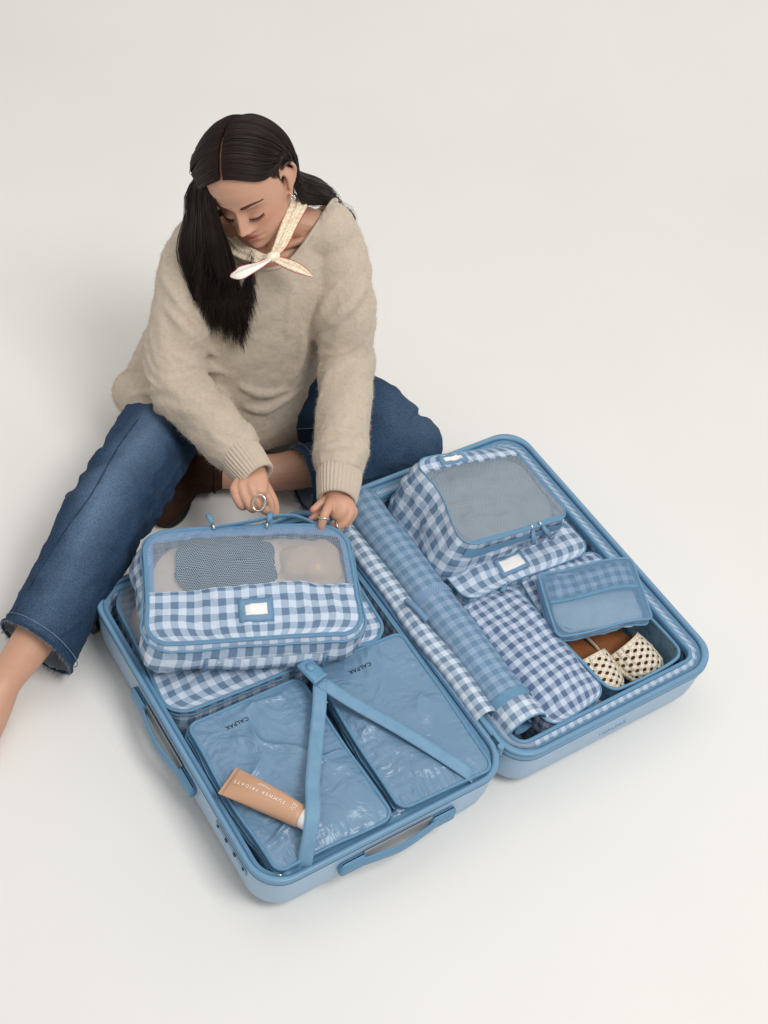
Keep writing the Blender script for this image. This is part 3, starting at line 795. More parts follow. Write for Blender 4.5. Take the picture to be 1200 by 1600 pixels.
# ---- divider folded along the hinge: gingham flap and net-covered roll
def flap(S, T):
    v = .112 + .545 * T; a = 2 * S - 1
    u = .5435 + .0235 * a + .003 * vnoise(np.stack([v * 9, 0 * v, 0 * v], -1), 2) - .004 * T
    z = .158 - .012 * a * a - .008 * (S < .02) + .0035 * vnoise(np.stack([v * 14, S * 2, 0 * v], -1), 4)
    return np.stack([u, v, z], -1)
m = MB(); grid(m, flap, 14, 120, lambda S, T: np.stack([.049 * S + .001, .545 * T], -1))
fo = m.build('divider_flap', M['gingham_flap'], case)
sd = fo.modifiers.new('thickness', 'SOLIDIFY'); sd.thickness = .003; sd.offset = -1
m = MB(); pts = [(.546, .405, .163), (.549, .386, .1665), (.552, .365, .167), (.556, .343, .163)]
tube(m, catmull(pts, 6), .0055, 8, up=(0, 0, 1), ell=1.25); m.build('divider_pull', M['zip_dark' if 0 else 'leatherette'], fo)
RC = (.611, .118)
def roll(off, v0, v1):
    def fn(S, T):
        v = v0 + (v1 - v0) * T; a = R(-25) + R(265) * S
        r = .0445 + off + .0018 * vnoise(np.stack([v * 16, S * 5, 0 * v], -1), 6)
        u = RC[0] + .006 * (v - .1) + r * np.cos(a) * 1.04; z = RC[1] + r * np.sin(a) * .93
        return np.stack([u, v, z], -1)
    return fn
m = MB(); grid(m, roll(0, .064, .70), 36, 90, lambda S, T: np.stack([.206 * S, .636 * T], -1)); ro = m.build('divider_roll', M['gingham_flap'], case)
sd = ro.modifiers.new('thickness', 'SOLIDIFY'); sd.thickness = .0025; sd.offset = -1
m = MB(); grid(m, roll(.0035, .118, .70), 36, 80, lambda S, T: np.stack([.206 * S, .58 * T], -1)); m.build('roll_net', M['net_blue'], ro)
for v0, v1 in ((.112, .132), (.392, .412)):
    m = MB(); grid(m, roll(.0052, v0, v1), 36, 3, lambda S, T: np.stack([.206 * S, .02 * T], -1)); m.build('roll_band', M['net_pouch' if v0 > .3 else 'zip_tape'], ro)
m = MB(); P = [roll(.0, .064, .065)(np.array([q]), np.array([0.0]))[0] for q in np.linspace(0, 1, 30)]; tube(m, np.array(P), .0026, 8); m.build('roll_edge', M['piping'], ro)
# inner turns of the roll seen at its end
m = MB()
def inner(S, T):
    v = .068 + .2 * T; a = R(20) + R(400) * S; r = .034 - .020 * S
    return np.stack([RC[0] + .004 + r * np.cos(a), v, RC[1] - .002 + r * np.sin(a) * .9], -1)
grid(m, inner, 40, 6, lambda S, T: np.stack([.15 * S, .2 * T], -1)); m.build('roll_inner', M['zip_tape'], ro)

# ================================================================== right half contents
# gingham cube with grey net lid
def front_band(mb, sf, z0, z1):
    def fn(S, T):
        x = -sf.w / 2 + sf.r * .3 + (sf.w - sf.r * .6) * S; z = z0 + (z1 - z0) * T
        y = -sf.d / 2 - sf.side - .0035 + .010 * np.clip(np.abs(2 * S - 1) - .86, 0, 1) / .14
        P = np.stack([x, y, z], -1); return sf._out(P.reshape(-1, 3)).reshape(P.shape)
    grid(mb, fn, 40, 3)
def slump3(P):
    P = P.copy(); f = np.clip(1 - P[:, 2] / .10, 0, 1)
    P[:, 0] -= .062 * f ** .8 * np.clip(-P[:, 0] / .12, 0, 1) ** 1.5
    P[:, 1] -= .012 * f * np.clip(-P[:, 0] / .12, 0, 1)
    P[:, 2] -= .016 * np.clip(P[:, 2] / .1, 0, 1) * np.clip(.35 + P[:, 0] / .2, 0, 1)
    P[:, 0] += .010 * np.sin(P[:, 1] * 26 + 1.0) * np.clip(-P[:, 0] / .12, 0, 1) * np.clip(P[:, 2] / .1, 0, 1)
    P[:, 2] += .018 * np.clip(-P[:, 0] / .12, 0, 1) * np.clip(P[:, 2] / .1, 0, 1) * np.clip(.5 + P[:, 1] / .2, 0, 1.3) - .012 * np.clip(P[:, 0] / .12, 0, 1) * np.clip(P[:, 1] / .11, 0, 1) * np.clip(P[:, 2] / .1, 0, 1)
    return P
c3 = place('packing_cube', .842, .540, .118, -4)
tag(c3, 'gingham packing cube with grey net lid and zip pulls in far right corner', 'packing cube')
sf = Soft(.252, .235, .100, r=.03, side=.004, top=.008, wr=.010, wscale=13, seed=31, deform=slump3, twr=.003, cr=.0075)
m = MB(); sf.sides(m, nz=14); sf.bottom(m); m.build('body', M['gingham'], c3)
m = MB(); sf.panel(m, .84, 1, ns=40, nt=8); m.build('lid_band', M['gingham'], c3)
m = MB(); sf.panel(m, .04, .84, 0, 1, ns=40, nt=30); m.build('net_window', M['net_grey'], c3)
m = MB(); sf.panel(m, 0, .04, ns=40, nt=2); m.build('lid_border', M['zip_tape'], c3)
piping(c3, sf, .100, .0017, .0005, 'piping'); 
m = MB(); front_band(m, sf, .076, .096); m.build('zipper_tape', M['zip_tape'], c3)
label_window(c3, sf, .20, .48, .87, .97)
q = sf.ring(.088, .004)
for x, dx in ((.030, -.15), (.052, .5)):
    zip_pull(c3, (x, -.118, .093), (dx, -.75, -.75), up=(0, -.7, .7), L=.032)
garment('folded_garment', 'grey knit garment filling the grey net lidded cube', .850, .540, .124, -4, .232, .218, .062, 'grey_cloth', 25)

c4 = place('packing_cube', .835, .515, .016, -1)
tag(c4, 'gingham packing cube with white label window beneath the grey net cube', 'packing cube')
def slump4(P):
    P = P.copy(); P[:, 2] += .02 * np.clip(P[:, 0] / .16, -1, 1) * np.clip(P[:, 2] / .1, 0, 1) * 0; return P
sf = Soft(.325, .315, .118, r=.035, side=.004, top=.020, wr=.008, wscale=12, seed=33, twr=.008)
m = MB(); sf.sides(m, nz=10); sf.bottom(m); sf.panel(m, ns=50, nt=40); m.build('body', M['gingham'], c4)
piping(c4, sf, .118, .0018, .0005)
label_window(c4, sf, .33, .55, .05, .19, bs=.12, bt=.18)

c5 = place('packing_cube', .722, .203, .016, 2.5)
tag(c5, 'darker fine gingham packing cube standing beside the shoe bag', 'packing cube')
sf = Soft(.152, .315, .112, r=.03, side=.004, top=.024, wr=.007, wscale=12, seed=35, twr=.009, pk=.0035)
m = MB(); sf.sides(m, nz=10); sf.bottom(m); sf.panel(m, ns=40, nt=70); m.build('body', M['gingham_fine'], c5)
piping(c5, sf, .112, .0018, .0005)
zip_pull(c5, (.060, .156, .118), (-.6, -.3, 0), L=.02)

c6 = place('zip_pouch', .905, .305, .040, -9)
tag(c6, 'fine gingham zip pouch tucked behind the net pouch', 'pouch')
sf = Soft(.205, .125, .085, r=.025, side=.006, top=.014, wr=.008, wscale=14, seed=37, twr=.008, pk=.0035)
m = MB(); sf.sides(m, nz=8); sf.bottom(m); sf.panel(m, ns=40, nt=26); m.build('body', M['gingham_fine'], c6)
piping(c6, sf, .085, .0018, .0005)

def slump7(P):
    P = P.copy(); P[:, 2] += .010 * np.sin(P[:, 0] * 14 + .6); P[:, 1] += .006 * np.sin(P[:, 0] * 22); return P
c7 = place('net_pouch', .903, .238, .142, -20, 6)
tag(c7, 'blue net zip pouch with gingham top band lying over the shoes', 'pouch')
sf = Soft(.200, .150, .024, r=.010, side=.003, top=.007, wr=.006, wscale=16, seed=39, deform=slump7, twr=.006)
m = MB(); sf.sides(m, nz=5); sf.bottom(m); m.build('body', M['net_pouch'], c7)
m = MB(); sf.panel(m, .55, .93, .05, .95, ns=40, nt=16, off=-.001); m.build('gingham_band', M['gingham_fine'], c7)
m = MB(); sf.panel(m, 0, 1, ns=40, nt=30, off=.0008); m.build('net_front', M['net_blue'], c7)
m = MB(); sf.slab(m, .50, .555, .02, .98, .002, ns=30, nt=2); m.build('zipper_tape', M['zip_tape'], c7)
piping(c7, sf, .024, .0030, .001); piping(c7, sf, .003, .0024, .001)
m = MB(); sf2 = Soft(.18, .13, .008, r=.03, side=.003, top=.006, wr=.004, seed=44); 
e = place('folded_cloth', .903, .238, .146, -20, 6); sf2.sides(m, nz=4); sf2.bottom(m); sf2.panel(m, ns=16, nt=12); m.build('cloth', M['pale_cloth'], e)
tag(e, 'small pale folded cloth inside the blue net pouch', 'cloth')

# ---- shoe bag and shoes
rimp = [(.797, .235), (.799, .132), (.815, .060), (.86, .047), (.965, .045), (.998, .058), (1.010, .098), (1.004, .175), (.98, .25), (.90, .275), (.83, .27)]
rim3 = catmull([(x - .90, y - .14, .112 + .006 * math.sin(k * 1.7)) for k, (x, y) in enumerate(rimp)], 8, True)
bag = place('shoe_bag', .90, .14, .016)
tag(bag, 'open blue nylon shoe bag in near right corner holding two shoes', 'bag')
rings = []
for f in np.linspace(0, 1, 12):
    q = rim3.copy(); k = 1 - .10 * f ** 2; q[:, 0] *= k; q[:, 1] *= k; q[:, 2] *= 1 - f
    n_ = fbm(np.concatenate([rim3[:, :2] * 22, np.full((len(rim3), 1), f * 3)], 1), 51, 3)
    q[:, :2] *= (1 - .035 * np.clip(n_, -1, 1) * math.sin(math.pi * f))[:, None]; rings.append(q)
m = MB(); loft(m, rings); n = len(rings[-1]); m.add(rings[-1] + (0, 0, .002), [tuple(range(n))])
m.build('bag_body', M['nylon'], bag)
m = MB(); tube(m, rim3, .0036, 8, True); m.build('bag_rim', M['piping'], bag)
m = MB()
def lapel(S, T):                                   # crumpled flap of the bag falling outward on the far side
    x = .12 - .14 * S + .015 * T; y = .01 + .10 * S + .03 * T; z = .100 - .022 * T + .016 * vnoise(np.stack([S * 5, T * 4, 0 * S], -1), 6)
    return np.stack([x, y, z], -1)
grid(m, lapel, 24, 14); m.build('bag_flap', M['nylon'], bag)

def weave_mat():
    t = NT('woven_cream'); uv = t.coord('UV'); sp = t.n('ShaderNodeSeparateXYZ'); t.l(uv, sp.inputs[0])
    a = t.math('SINE', t.math('MULTIPLY', t.math('ADD', sp.outputs[0], sp.outputs[1]), 2 * math.pi / .005))
    b = t.math('SINE', t.math('MULTIPLY', t.math('SUBTRACT', sp.outputs[0], sp.outputs[1]), 2 * math.pi / .005))
    h = t.math('ADD', a, b); nz = t.noise(t.coord('Object'), 60, 3)
    t.setp(Base_Color=t.mix(nz, srgb(232, 217, 190), srgb(250, 241, 224)), Roughness=.6)
    t.bump(h, .4, .0008); M['woven_cream'] = t.m
weave_mat()
def shoe(name, label, u, v, z, rz, rx, mir):
    e = place(name, u, v, z, rz, rx); tag(e, label, 'shoe', 'pair of woven mules')
    Ls = .225
    def half(y):                                  # y 0 toe .. 1 heel
        return np.interp(y, [0, .03, .10, .25, .38, .6, .82, .94, 1], [.012, .028, .040, .0455, .044, .034, .033, .025, .004])
    ys = np.linspace(0, 1, 34); out = [(half(y), y) for y in ys] + [(-half(y), y) for y in ys[::-1]]
    out = np.array([(x + .004 * mir * math.sin(y * 3.1), -Ls / 2 + Ls * y) for x, y in out])
    m = MB(); loft(m, [np.concatenate([out * s, np.full((len(out), 1), zz)], 1) for s, zz in ((.97, 0), (1.0, .003), (1.0, .012))], True); m.build('sole', M['shoe_edge'], e)
    m = MB(); loft(m, [np.concatenate([out * s, np.full((len(out), 1), zz)], 1) for s, zz in ((.955, .012), (.95, .0148), (.90, .0155))], True); m.build('insole', M['brown_leather'], e)
    # woven vamp with real holes
    m = MB(); ns, nt = 11, 11
    def dome(S, T):                               # T 0 toe .. 1 throat
        y = T * .43; a = math.pi * (S * 1.0)
        hw = half(max(y, .002)) + .003; hh = np.interp(y, [0, .04, .12, .25, .47], [.010, .026, .036, .044, .056])
        return np.array([-hw * math.cos(a) + .004 * mir * math.sin(y * 3.1), -Ls / 2 + Ls * y - .004 * (1 - T) - .014 * math.sin(a) * T, .010 + hh * math.sin(a) ** .85])
    def hole(ci, cj):
        return 0.43 if 1 <= cj < nt - 1 and 1 <= ci < ns - 1 else 0.10
    for j in range(nt):
        for i in range(ns):
            sh = .0
            o8 = [(0, 0), (.5, 0), (1, 0), (1, .5), (1, 1), (.5, 1), (0, 1), (0, .5)]
            if hole(i, j) < .2 or (i + j) % 2:
                vv = [dome((i + a) / ns, (j + b) / nt) for a, b in ((0, 0), (1, 0), (1, 1), (0, 1))]
                f = [(0, 1, 2, 3)]; uvq = [[((i + a) * .011, (j + b) * .01) for a, b in ((0, 0), (1, 0), (1, 1), (0, 1))]]
                m.add(vv, f, uvq); continue
            outp = [dome((i + a) / ns, (j + b) / nt) for a, b in o8]
            inp = [dome((i + .5 + hole(i, j) * math.cos(t)) / ns, (j + .5 + hole(i, j) * math.sin(t)) / nt) for t in [R(225 + 45 * k) for k in range(8)]]
            f = [(k, (k + 1) % 8, 8 + (k + 1) % 8, 8 + k) for k in range(8)]
            uo = [((i + a) * .011, (j + b) * .01) for a, b in o8]; ui = [((i + .5) * .011, (j + .5) * .01)] * 8; uall = uo + ui
            m.add(outp + inp, f, [[uall[x] for x in q] for q in f])
    o = m.build('woven_vamp', M['woven_cream'], e)
    sd = o.modifiers.new('thickness', 'SOLIDIFY'); sd.thickness = .0022; sd.offset = 1
    m = MB(); tube(m, [dome(s_, 1.0) for s_ in np.linspace(0.02, .98, 22)], .002, 8); m.build('vamp_edge', M['shoe_edge'], e)
    return e
shoe('mule', 'cream woven mule with brown insole, the one nearer the hinge', .842, .174, .058, 2, 4, 1)
shoe('mule', 'cream woven mule with brown insole, the one nearer the case corner', .932, .168, .062, 15, 6, -1)
# ================================================================== person
PB = np.array([-.40, .16, 0.0])
person = empty('person', tuple(PB))
tag(person, 'person in oatmeal sweater and blue jeans sitting on the floor zipping a packing cube', 'person')

def skin_mat():
    t = NT('skin'); v = t.coord('Object')
    at = t.n('ShaderNodeAttribute'); at.attribute_name = 'tone'
    nz = t.noise(v, 70, 4); c = t.mix(t.math('MULTIPLY', nz, .22), at.outputs['Color'], srgb(176, 116, 88))
    t.setp(Base_Color=c, Roughness=.45); t.b.inputs['Specular IOR Level'].default_value = .38
    t.b.inputs['Subsurface Weight'].default_value = .18; t.b.inputs['Subsurface Radius'].default_value = (1, .35, .2); t.b.inputs['Subsurface Scale'].default_value = .006
    t.bump(t.noise(v, 520, 3), .12, .0006); M['skin'] = t.m
skin_mat()
def knit_mat(name, c1, c2, c3, rib=False):
    t = NT(name); v = t.coord('Object')
    n1 = t.noise(v, 420, 3, .7); n2 = t.noise(v, 14, 4); n3 = t.noise(v, 170, 2)
    c = t.mix(n1, c1, c2); c = t.mix(t.math('MULTIPLY', t.math('GREATER_THAN', n3, .66), .14), c, c3); c = t.mix(t.math('MULTIPLY', n2, .14), c, c1)
    t.setp(Base_Color=c, Roughness=.95); t.b.inputs['Specular IOR Level'].default_value = .08
    t.b.inputs['Sheen Weight'].default_value = .35; t.b.inputs['Sheen Roughness'].default_value = .5
    h = t.math('ADD', t.noise(v, 330, 3, .7), t.math('MULTIPLY', t.noise(v, 42, 3), 1.4)); t.bump(h, .55, .0035)
    M[name] = t.m
knit_mat('knit', srgb(184, 168, 148), srgb(214, 200, 182), srgb(230, 219, 202))
knit_mat('knit_rib', srgb(183, 167, 147), srgb(214, 200, 182), srgb(230, 219, 200))
plain('fuzz', srgb(205, 190, 169), .9, .08, 60, spec=.1)
def denim_mat():
    t = NT('denim'); v = t.coord('Object')
    at = t.n('ShaderNodeAttribute'); at.attribute_name = 'fade'
    n1 = t.math('ADD', t.math('MULTIPLY', t.noise(v, 300, 3, .8), 1.9), -.45, True); n2 = t.noise(v, 9, 4); n3 = t.noise(v, 60, 3)
    base = t.mix(n1, srgb(24, 40, 60), srgb(60, 84, 112))
    f = t.math('ADD', t.math('MULTIPLY', at.outputs['Fac'], .75), t.math('MULTIPLY', t.math('SUBTRACT', n2, .5), .5), True)
    c = t.mix(f, base, t.mix(n1, srgb(70, 96, 126), srgb(124, 148, 172)))
    t.setp(Base_Color=c, Roughness=.85); t.b.inputs['Specular IOR Level'].default_value = .12
    t.bump(t.math('ADD', n1, t.math('MULTIPLY', n3, 1.2)), .6, .002); M['denim'] = t.m
denim_mat()
plain('denim_inside', srgb(128, 140, 152), .9, .15, 60, .5, 500, spec=.1)
plain('denim_thread', srgb(110, 128, 150), .8, .15, 60)
def hair_mat():
    t = NT('hair'); v = t.coord('Object'); nz = t.noise(v, 25, 3)
    t.setp(Base_Color=t.mix(nz, srgb(19, 13, 11), srgb(48, 32, 26)), Roughness=.40); t.b.inputs['Specular IOR Level'].default_value = .32
    M['hair'] = t.m
hair_mat()
plain('lash', srgb(20, 14, 13), .6, .05, 20)
plain('brow', srgb(92, 64, 48), .7, .05, 20)
def scarf_mat():
    t = NT('scarf'); uv = t.coord('UV')
    vo = t.n('ShaderNodeTexVoronoi'); vo.feature = 'DISTANCE_TO_EDGE'; vo.inputs['Scale'].default_value = 110
    nz = t.n('ShaderNodeTexNoise'); nz.inputs['Scale'].default_value = 60; t.l(uv, nz.inputs['Vector'])
    va = t.n('ShaderNodeVectorMath', operation='MULTIPLY_ADD'); t.l(nz.outputs['Color'], va.inputs[0]); va.inputs[1].default_value = (.02, .02, .02); t.l(uv, va.inputs[2])
    t.l(va.outputs[0], vo.inputs['Vector'])
    line = t.math('LESS_THAN', vo.outputs['Distance'], .10)
    n2 = t.noise(uv, 40, 2); pat = t.mix(n2, srgb(214, 178, 112), srgb(176, 128, 108))
    c = t.mix(t.math('MULTIPLY', line, .5), srgb(243, 232, 208), pat)
    t.setp(Base_Color=c, Roughness=.55); M['scarf'] = t.m
scarf_mat()
plain('scarf_back', srgb(240, 236, 226), .6, .03, 30)
plain('scarf_edge', srgb(178, 52, 66), .6, .05, 30)

# ---------------------------------------------------------------- head
HM = np.array((Matrix.Rotation(R(-11.5), 3, 'Z') @ Matrix.Rotation(R(-22.8), 3, 'Y') @ Matrix.Rotation(R(16.7), 3, 'X')))
HC = np.array([-.387, .145, .72])
def h2w(P): return np.asarray(P) @ HM.T + HC
def w2h(P): return (np.asarray(P) - HC) @ HM
HZ = np.array([-.116, -.111, -.103, -.090, -.072, -.048, -.02, 0, .03, .06, .085, .102, .111, .114])
HW = np.array([.008, .022, .035, .047, .0565, .0640, .0700, .0725, .0735, .0690, .0560, .0370, .018, .003])
HF = np.array([-.066, -.078, -.0835, -.0865, -.0865, -.0855, -.0845, -.0865, -.0875, -.080, -.062, -.040, -.020, -.008])
HB = np.array([-.03, -.012, .004, .026, .055, .080, .092, .097, .098, .090, .074, .052, .030, .012])
def g(x, z, cx, cz, sx, sz): return np.exp(-((x - cx) / sx) ** 2 - ((z - cz) / sz) ** 2)
def feat(x, z):
    ax = np.abs(x); f = 0 * x
    tt = np.clip((-.002 - z) / .042, 0, 1.25)
    nh = np.where(z > -.002, .0045 * np.exp(-((z + .002) / .012) ** 2), .0045 + .0215 * np.clip(tt, 0, 1) ** 1.15)
    nh = np.where(z < -.044, .026 * np.exp(-((z + .044) / .0075) ** 2), nh)
    nw = .0065 + .005 * np.clip(tt, 0, 1)
    f = f + nh * np.exp(-(x / nw) ** 2)
    f = f + .0115 * g(ax, z, .0135, -.0475, .0065, .0065)
    f = f - .0065 * g(ax, z, .0075, -.0555, .004, .0035)                # nostrils
    f = f - .0100 * g(ax, z, .029, -.010, .017, .011) - .004 * g(ax, z, .014, -.008, .007, .012)
    f = f + .0095 * g(ax, z, .0315, -.0165, .0135, .0085)               # lowered lids
    f = f - .0022 * g(ax, z, .0315, -.0055, .014, .0022) - .0018 * g(ax, z, .0315, -.0245, .013, .002)
    f = f + .0042 * g(ax, z, .028, .0075, .020, .0065)                  # brow
    f = f + .0050 * g(ax, z, .046, -.034, .018, .016)                   # cheekbone
    f = f + .0050 * g(x, z, 0, -.066, .020, .0048) + .0015 * g(ax, z, .006, -.0635, .006, .003)
    f = f + .0058 * g(x, z, 0, -.0775, .0165, .0050)
    f = f - .0030 * g(x, z, 0, -.0718, .021, .0016) - .0025 * g(ax, z, .024, -.0715, .004, .004)
    f = f - .0035 * g(x, z, 0, -.0865, .018, .005) + .0055 * g(x, z, 0, -.101, .016, .010)
    return f
Y0 = .004
def headfront(x, z):
    w = np.interp(z, HZ, HW); fr = np.interp(z, HZ, HF); u = np.clip(np.abs(x) / w, 0, .999)
    y = Y0 - (Y0 - fr) * (1 - u ** 2.25) ** (1 / 2.25)
    return y - feat(x, z) * np.clip(1.25 * (1 - u ** 4), 0, 1)
def smoothtab(zs, tab):
    return np.interp(zs, HZ, tab)
def head_mesh(mb):
    n = 150; zs = np.concatenate([np.linspace(-.116, .10, 130), np.linspace(.102, .114, 10)]); ang = np.arange(n) * 2 * math.pi / n
    k = np.ones(5) / 5
    rings = []
    for z in zs:
        w = np.mean([np.interp(z + o, HZ, HW) for o in (-.008, -.004, 0, .004, .008)]) if -.105 < z < .10 else np.interp(z, HZ, HW)
        fr = np.mean([np.interp(z + o, HZ, HF) for o in (-.008, -.004, 0, .004, .008)]) if -.105 < z < .10 else np.interp(z, HZ, HF)
        bk = np.interp(z, HZ, HB); c, s = np.cos(ang), np.sin(ang); e = 2 / 2.25
        x = w * np.sign(c) * np.abs(c) ** e; dy = np.where(s < 0, Y0 - fr, bk - Y0)
        y = Y0 + dy * np.sign(s) * np.abs(s) ** e
        u = np.clip(np.abs(x) / w, 0, 1)
        y = np.where(s < 0, y - feat(x, np.full_like(x, z)) * np.clip(1.25 * (1 - u ** 4), 0, 1), y)
        rings.append(h2w(np.stack([x, y, np.full_like(x, z)], 1)))
    loft(mb, rings, True)
body = MB(); head_mesh(body)
# ears
for sgn in (1, -1):
    e = np.array([(.0715, -.006, .004), (.0800, .004, .019), (.088, .020, .018), (.0900, .027, -.002), (.0830, .021, -.022), (.0735, .008, -.036), (.0715, -.001, -.045)]) * (sgn, 1, 1)
    limb(body, h2w(e), [.0030, .0034, .0036, .0038, .0036, .0044, .0050], n=10)
    e2 = np.array([(.0765, .010, .009), (.0800, .014, -.006), (.0745, .006, -.034)]) * (sgn, 1, 1)
    limb(body, h2w(e2), [(.012, .0045), (.015, .0050), (.009, .0040)], n=14, side=h2w((0, 1, 0)) - HC)
RSH, LSH = np.array([-.488, .130, .540]), np.array([-.215, .215, .575])
NB = np.array([-.350, .195, .565])
SIDE = unit(LSH - RSH)
limb(body, [h2w((0, .022, -.02)), h2w((0, .026, -.075)), (-.352, .186, .615), NB, NB + (0, 0, -.06)], [(.054, .056), (.052, .054), (.053, .054), (.066, .060), (.09, .07)], side=SIDE)
limb(body, [RSH, RSH * .5 + NB * .5 + (0, .005, .012), NB + (0, .012, .022), LSH * .5 + NB * .5 + (0, .005, .016), LSH], [.036, .040, .050, .040, .036])
limb(body, [NB + (0, -.012, -.045), (-.36, .165, .44), (-.39, .17, .28), (-.40, .175, .12)], [(.155, .074), (.14, .09), (.12, .09), (.14, .10)], side=SIDE)
# collar bones and throat cords
for sgn, S_ in ((1, LSH), (-1, RSH)):
    limb(body, [NB + SIDE * sgn * .018 + (0.0, -.066, -.005), NB * .45 + S_ * .55 + (0, -.046, .014), S_ + (0, -.015, .015)], [.008, .0085, .009], n=10)
    limb(body, [NB + SIDE * sgn * .012 + (0, -.06, .0), h2w((.04 * sgn, .012, -.06))], [.008, .011], n=10)
# ---------------------------------------------------------------- arms and hands
ELR, WRR = pix(278, 590, .325), pix(396, 738, .285)
ELL, WRL = pix(545, 575, .335), pix(527, 772, .275)
def Z(px, py, z): return pix(px, py, z)
limb(body, [RSH, ELR, WRR], [.042, .036, .026]); limb(body, [LSH, ELL, WRL], [.042, .036, .026])
# right hand, pinching the zip pull
limb(body, [WRR, Z(396, 752, .288), Z(392, 764, .284)], [(.025, .021), (.031, .019), (.036, .017)], side=cR * .95 + cU * .25)
fing = [
    ([(372, 752, .284), (366, 767, .284), (377, 791, .262), (386, 787, .244), (388, 775, .240)], [.010, .0098, .0088, .0078, .0070]),
    ([(383, 750, .288), (378, 764, .290), (392, 794, .264), (400, 790, .244), (400, 776, .240)], [.010, .0102, .0092, .0082, .0074]),
    ([(396, 748, .290), (392, 762, .293), (408, 792, .267), (417, 800, .250), (422, 803, .240)], [.010, .0105, .0094, .0082, .0072]),
    ([(408, 748, .289), (407, 760, .291), (421, 781, .272), (425, 798, .254), (428, 806, .243)], [.010, .0102, .0092, .0080, .0068]),
    ([(405, 745, .278), (417, 764, .268), (428, 783, .258), (431, 798, .249), (431, 807, .241)], [.012, .0120, .0098, .0088, .0074]),
]
NAILS = []
for pts, rad in fing:
    P = [Z(*q) for q in pts]; limb(body, P, [r_ * .92 for r_ in rad], n=14, sub=5)
    NAILS.append((P[-1], P[-2]))
for q in ((366, 766, .289), (378, 763, .295), (392, 761, .298), (407, 760, .296)):      # knuckles
    limb(body, [Z(q[0] - 1, q[1] - 2, q[2] - .004), Z(q[0] + 1, q[1] + 2, q[2] - .004)], [.0085, .0085], n=12)
# left hand, steadying the lid edge
limb(body, [WRL, Z(531, 788, .272), Z(536, 799, .268)], [(.024, .022), (.028, .021), (.028, .018)], side=cR)
fing = [
    ([(516, 782, .276), (514, 790, .282), (508, 803, .284), (503, 818, .268), (501, 827, .252)], [.0105, .0108, .0100, .0092, .0080]),
    ([(538, 790, .278), (547, 800, .276), (541, 813, .266), (531, 822, .254), (522, 822, .246)], [.0105, .0108, .0098, .0090, .0078]),
    ([(545, 788, .270), (552, 799, .268), (547, 811, .258), (538, 821, .247), (528, 823, .241)], [.0100, .0102, .0092, .0084, .0074]),
    ([(524, 787, .268), (518, 796, .256), (500, 806, .250), (486, 811, .250)], [.0098, .0094, .0086, .0070]),
    ([(511, 776, .268), (504, 785, .266), (497, 791, .264), (489, 797, .262)], [.0125, .0112, .0096, .0078]),
]
for pts, rad in fing:
    P = [Z(*q) for q in pts]; limb(body, P, [r_ * .92 for r_ in rad], n=14, sub=5); NAILS.append((P[-1], P[-2]))
# ---------------------------------------------------------------- legs
HIPR, HIPL = np.array([-.47, .13, .12]), np.array([-.33, .19, .12])
KNR, KNL = pix(172, 800, .20), pix(636, 694, .100)
ANR = pix(8, 1062, .065)
ANL = pix(335, 738, .065)
limb(body, [HIPR, KNR, pix(62, 985, .11), ANR, pix(-12, 1105, .045)], [.07, .05, .042, .034, .036])
limb(body, [pix(0, 1075, .05), pix(-15, 1130, .035), pix(-40, 1190, .025)], [(.032, .036), (.038, .028), (.036, .02)])
limb(body, [HIPL, KNL * .9 + HIPL * .1], [.07, .045])
limb(body, [KNL, pix(500, 725, .075), pix(430, 738, .068), ANL, pix(315, 745, .055)], [.045, .048, .042, .036, .036])
bme = remeshed(body, .0023, 2, .5)
co = get_co(bme); ncol = np.ones((len(co), 4))
base = np.array(srgb(206, 160, 134)); ncol[:, :3] = base
hl = w2h(co); front = (hl[:, 1] < .0)
inhead = (np.linalg.norm(hl / (.1, .125, .135), axis=1) < 1)
def paint(mask, c, w):
    w = np.clip(w * mask, 0, 1)[:, None]; ncol[:, :3] = ncol[:, :3] * (1 - w) + np.array(c) * w
x, y, z = hl.T; F_ = (inhead & front).astype(float)
lip = np.maximum(g(x, z, 0, -.0665, .021, .0052), g(x, z, 0, -.0770, .0185, .0058))
paint(F_, srgb(184, 96, 90), np.clip((lip - .36) * 4, 0, 1) * .9)
paint(F_, srgb(112, 58, 54), np.clip(g(x, z, 0, -.0718, .022, .0014) * 1.2, 0, 1) * .8)
paint(F_, srgb(208, 128, 104), .5 * (g(np.abs(x), z, .045, -.036, .02, .018)) + .35 * g(x, z, 0, -.045, .014, .012))
paint(F_, srgb(150, 98, 84), .55 * g(np.abs(x), z, .032, -.010, .017, .008))
paint(F_, srgb(108, 62, 50), .8 * g(np.abs(x), z, .0078, -.0560, .0032, .0026))
# scalp under the hair, with the pale parting left bare
hairline = .072 - 5.5 * x * x - .75 * np.clip(y + .030, 0, 1)
sc_m = inhead & ((z > hairline) | ((y > .034) & (z > -.07))) & ~((np.abs(x) > .0715) & (z < .015))
paint(sc_m.astype(float), srgb(34, 24, 20), np.clip(np.abs(x - .0) / .0030 - .6, 0, 1) * np.clip((z - hairline) / .006 + (y > .03) * 2, 0, 1))
paint(sc_m.astype(float), srgb(196, 146, 112), np.clip(1.3 - np.abs(x) / .003, 0, 1) * (y < .02))
for tip, prev in NAILS:
    d = np.linalg.norm(co - (tip + unit(tip - prev) * .004 + np.array([0, 0, .004])), axis=1); paint((d < .0085).astype(float), srgb(214, 140, 128), np.clip((.0085 - d) / .002, 0, 1))
at = bme.color_attributes.new('tone', 'FLOAT_COLOR', 'POINT'); at.data.foreach_set('color', ncol.astype(np.float32).ravel())
set_co(bme, co - PB); bme.name = 'body'
body_o = link('body', bme, M['skin'], person)
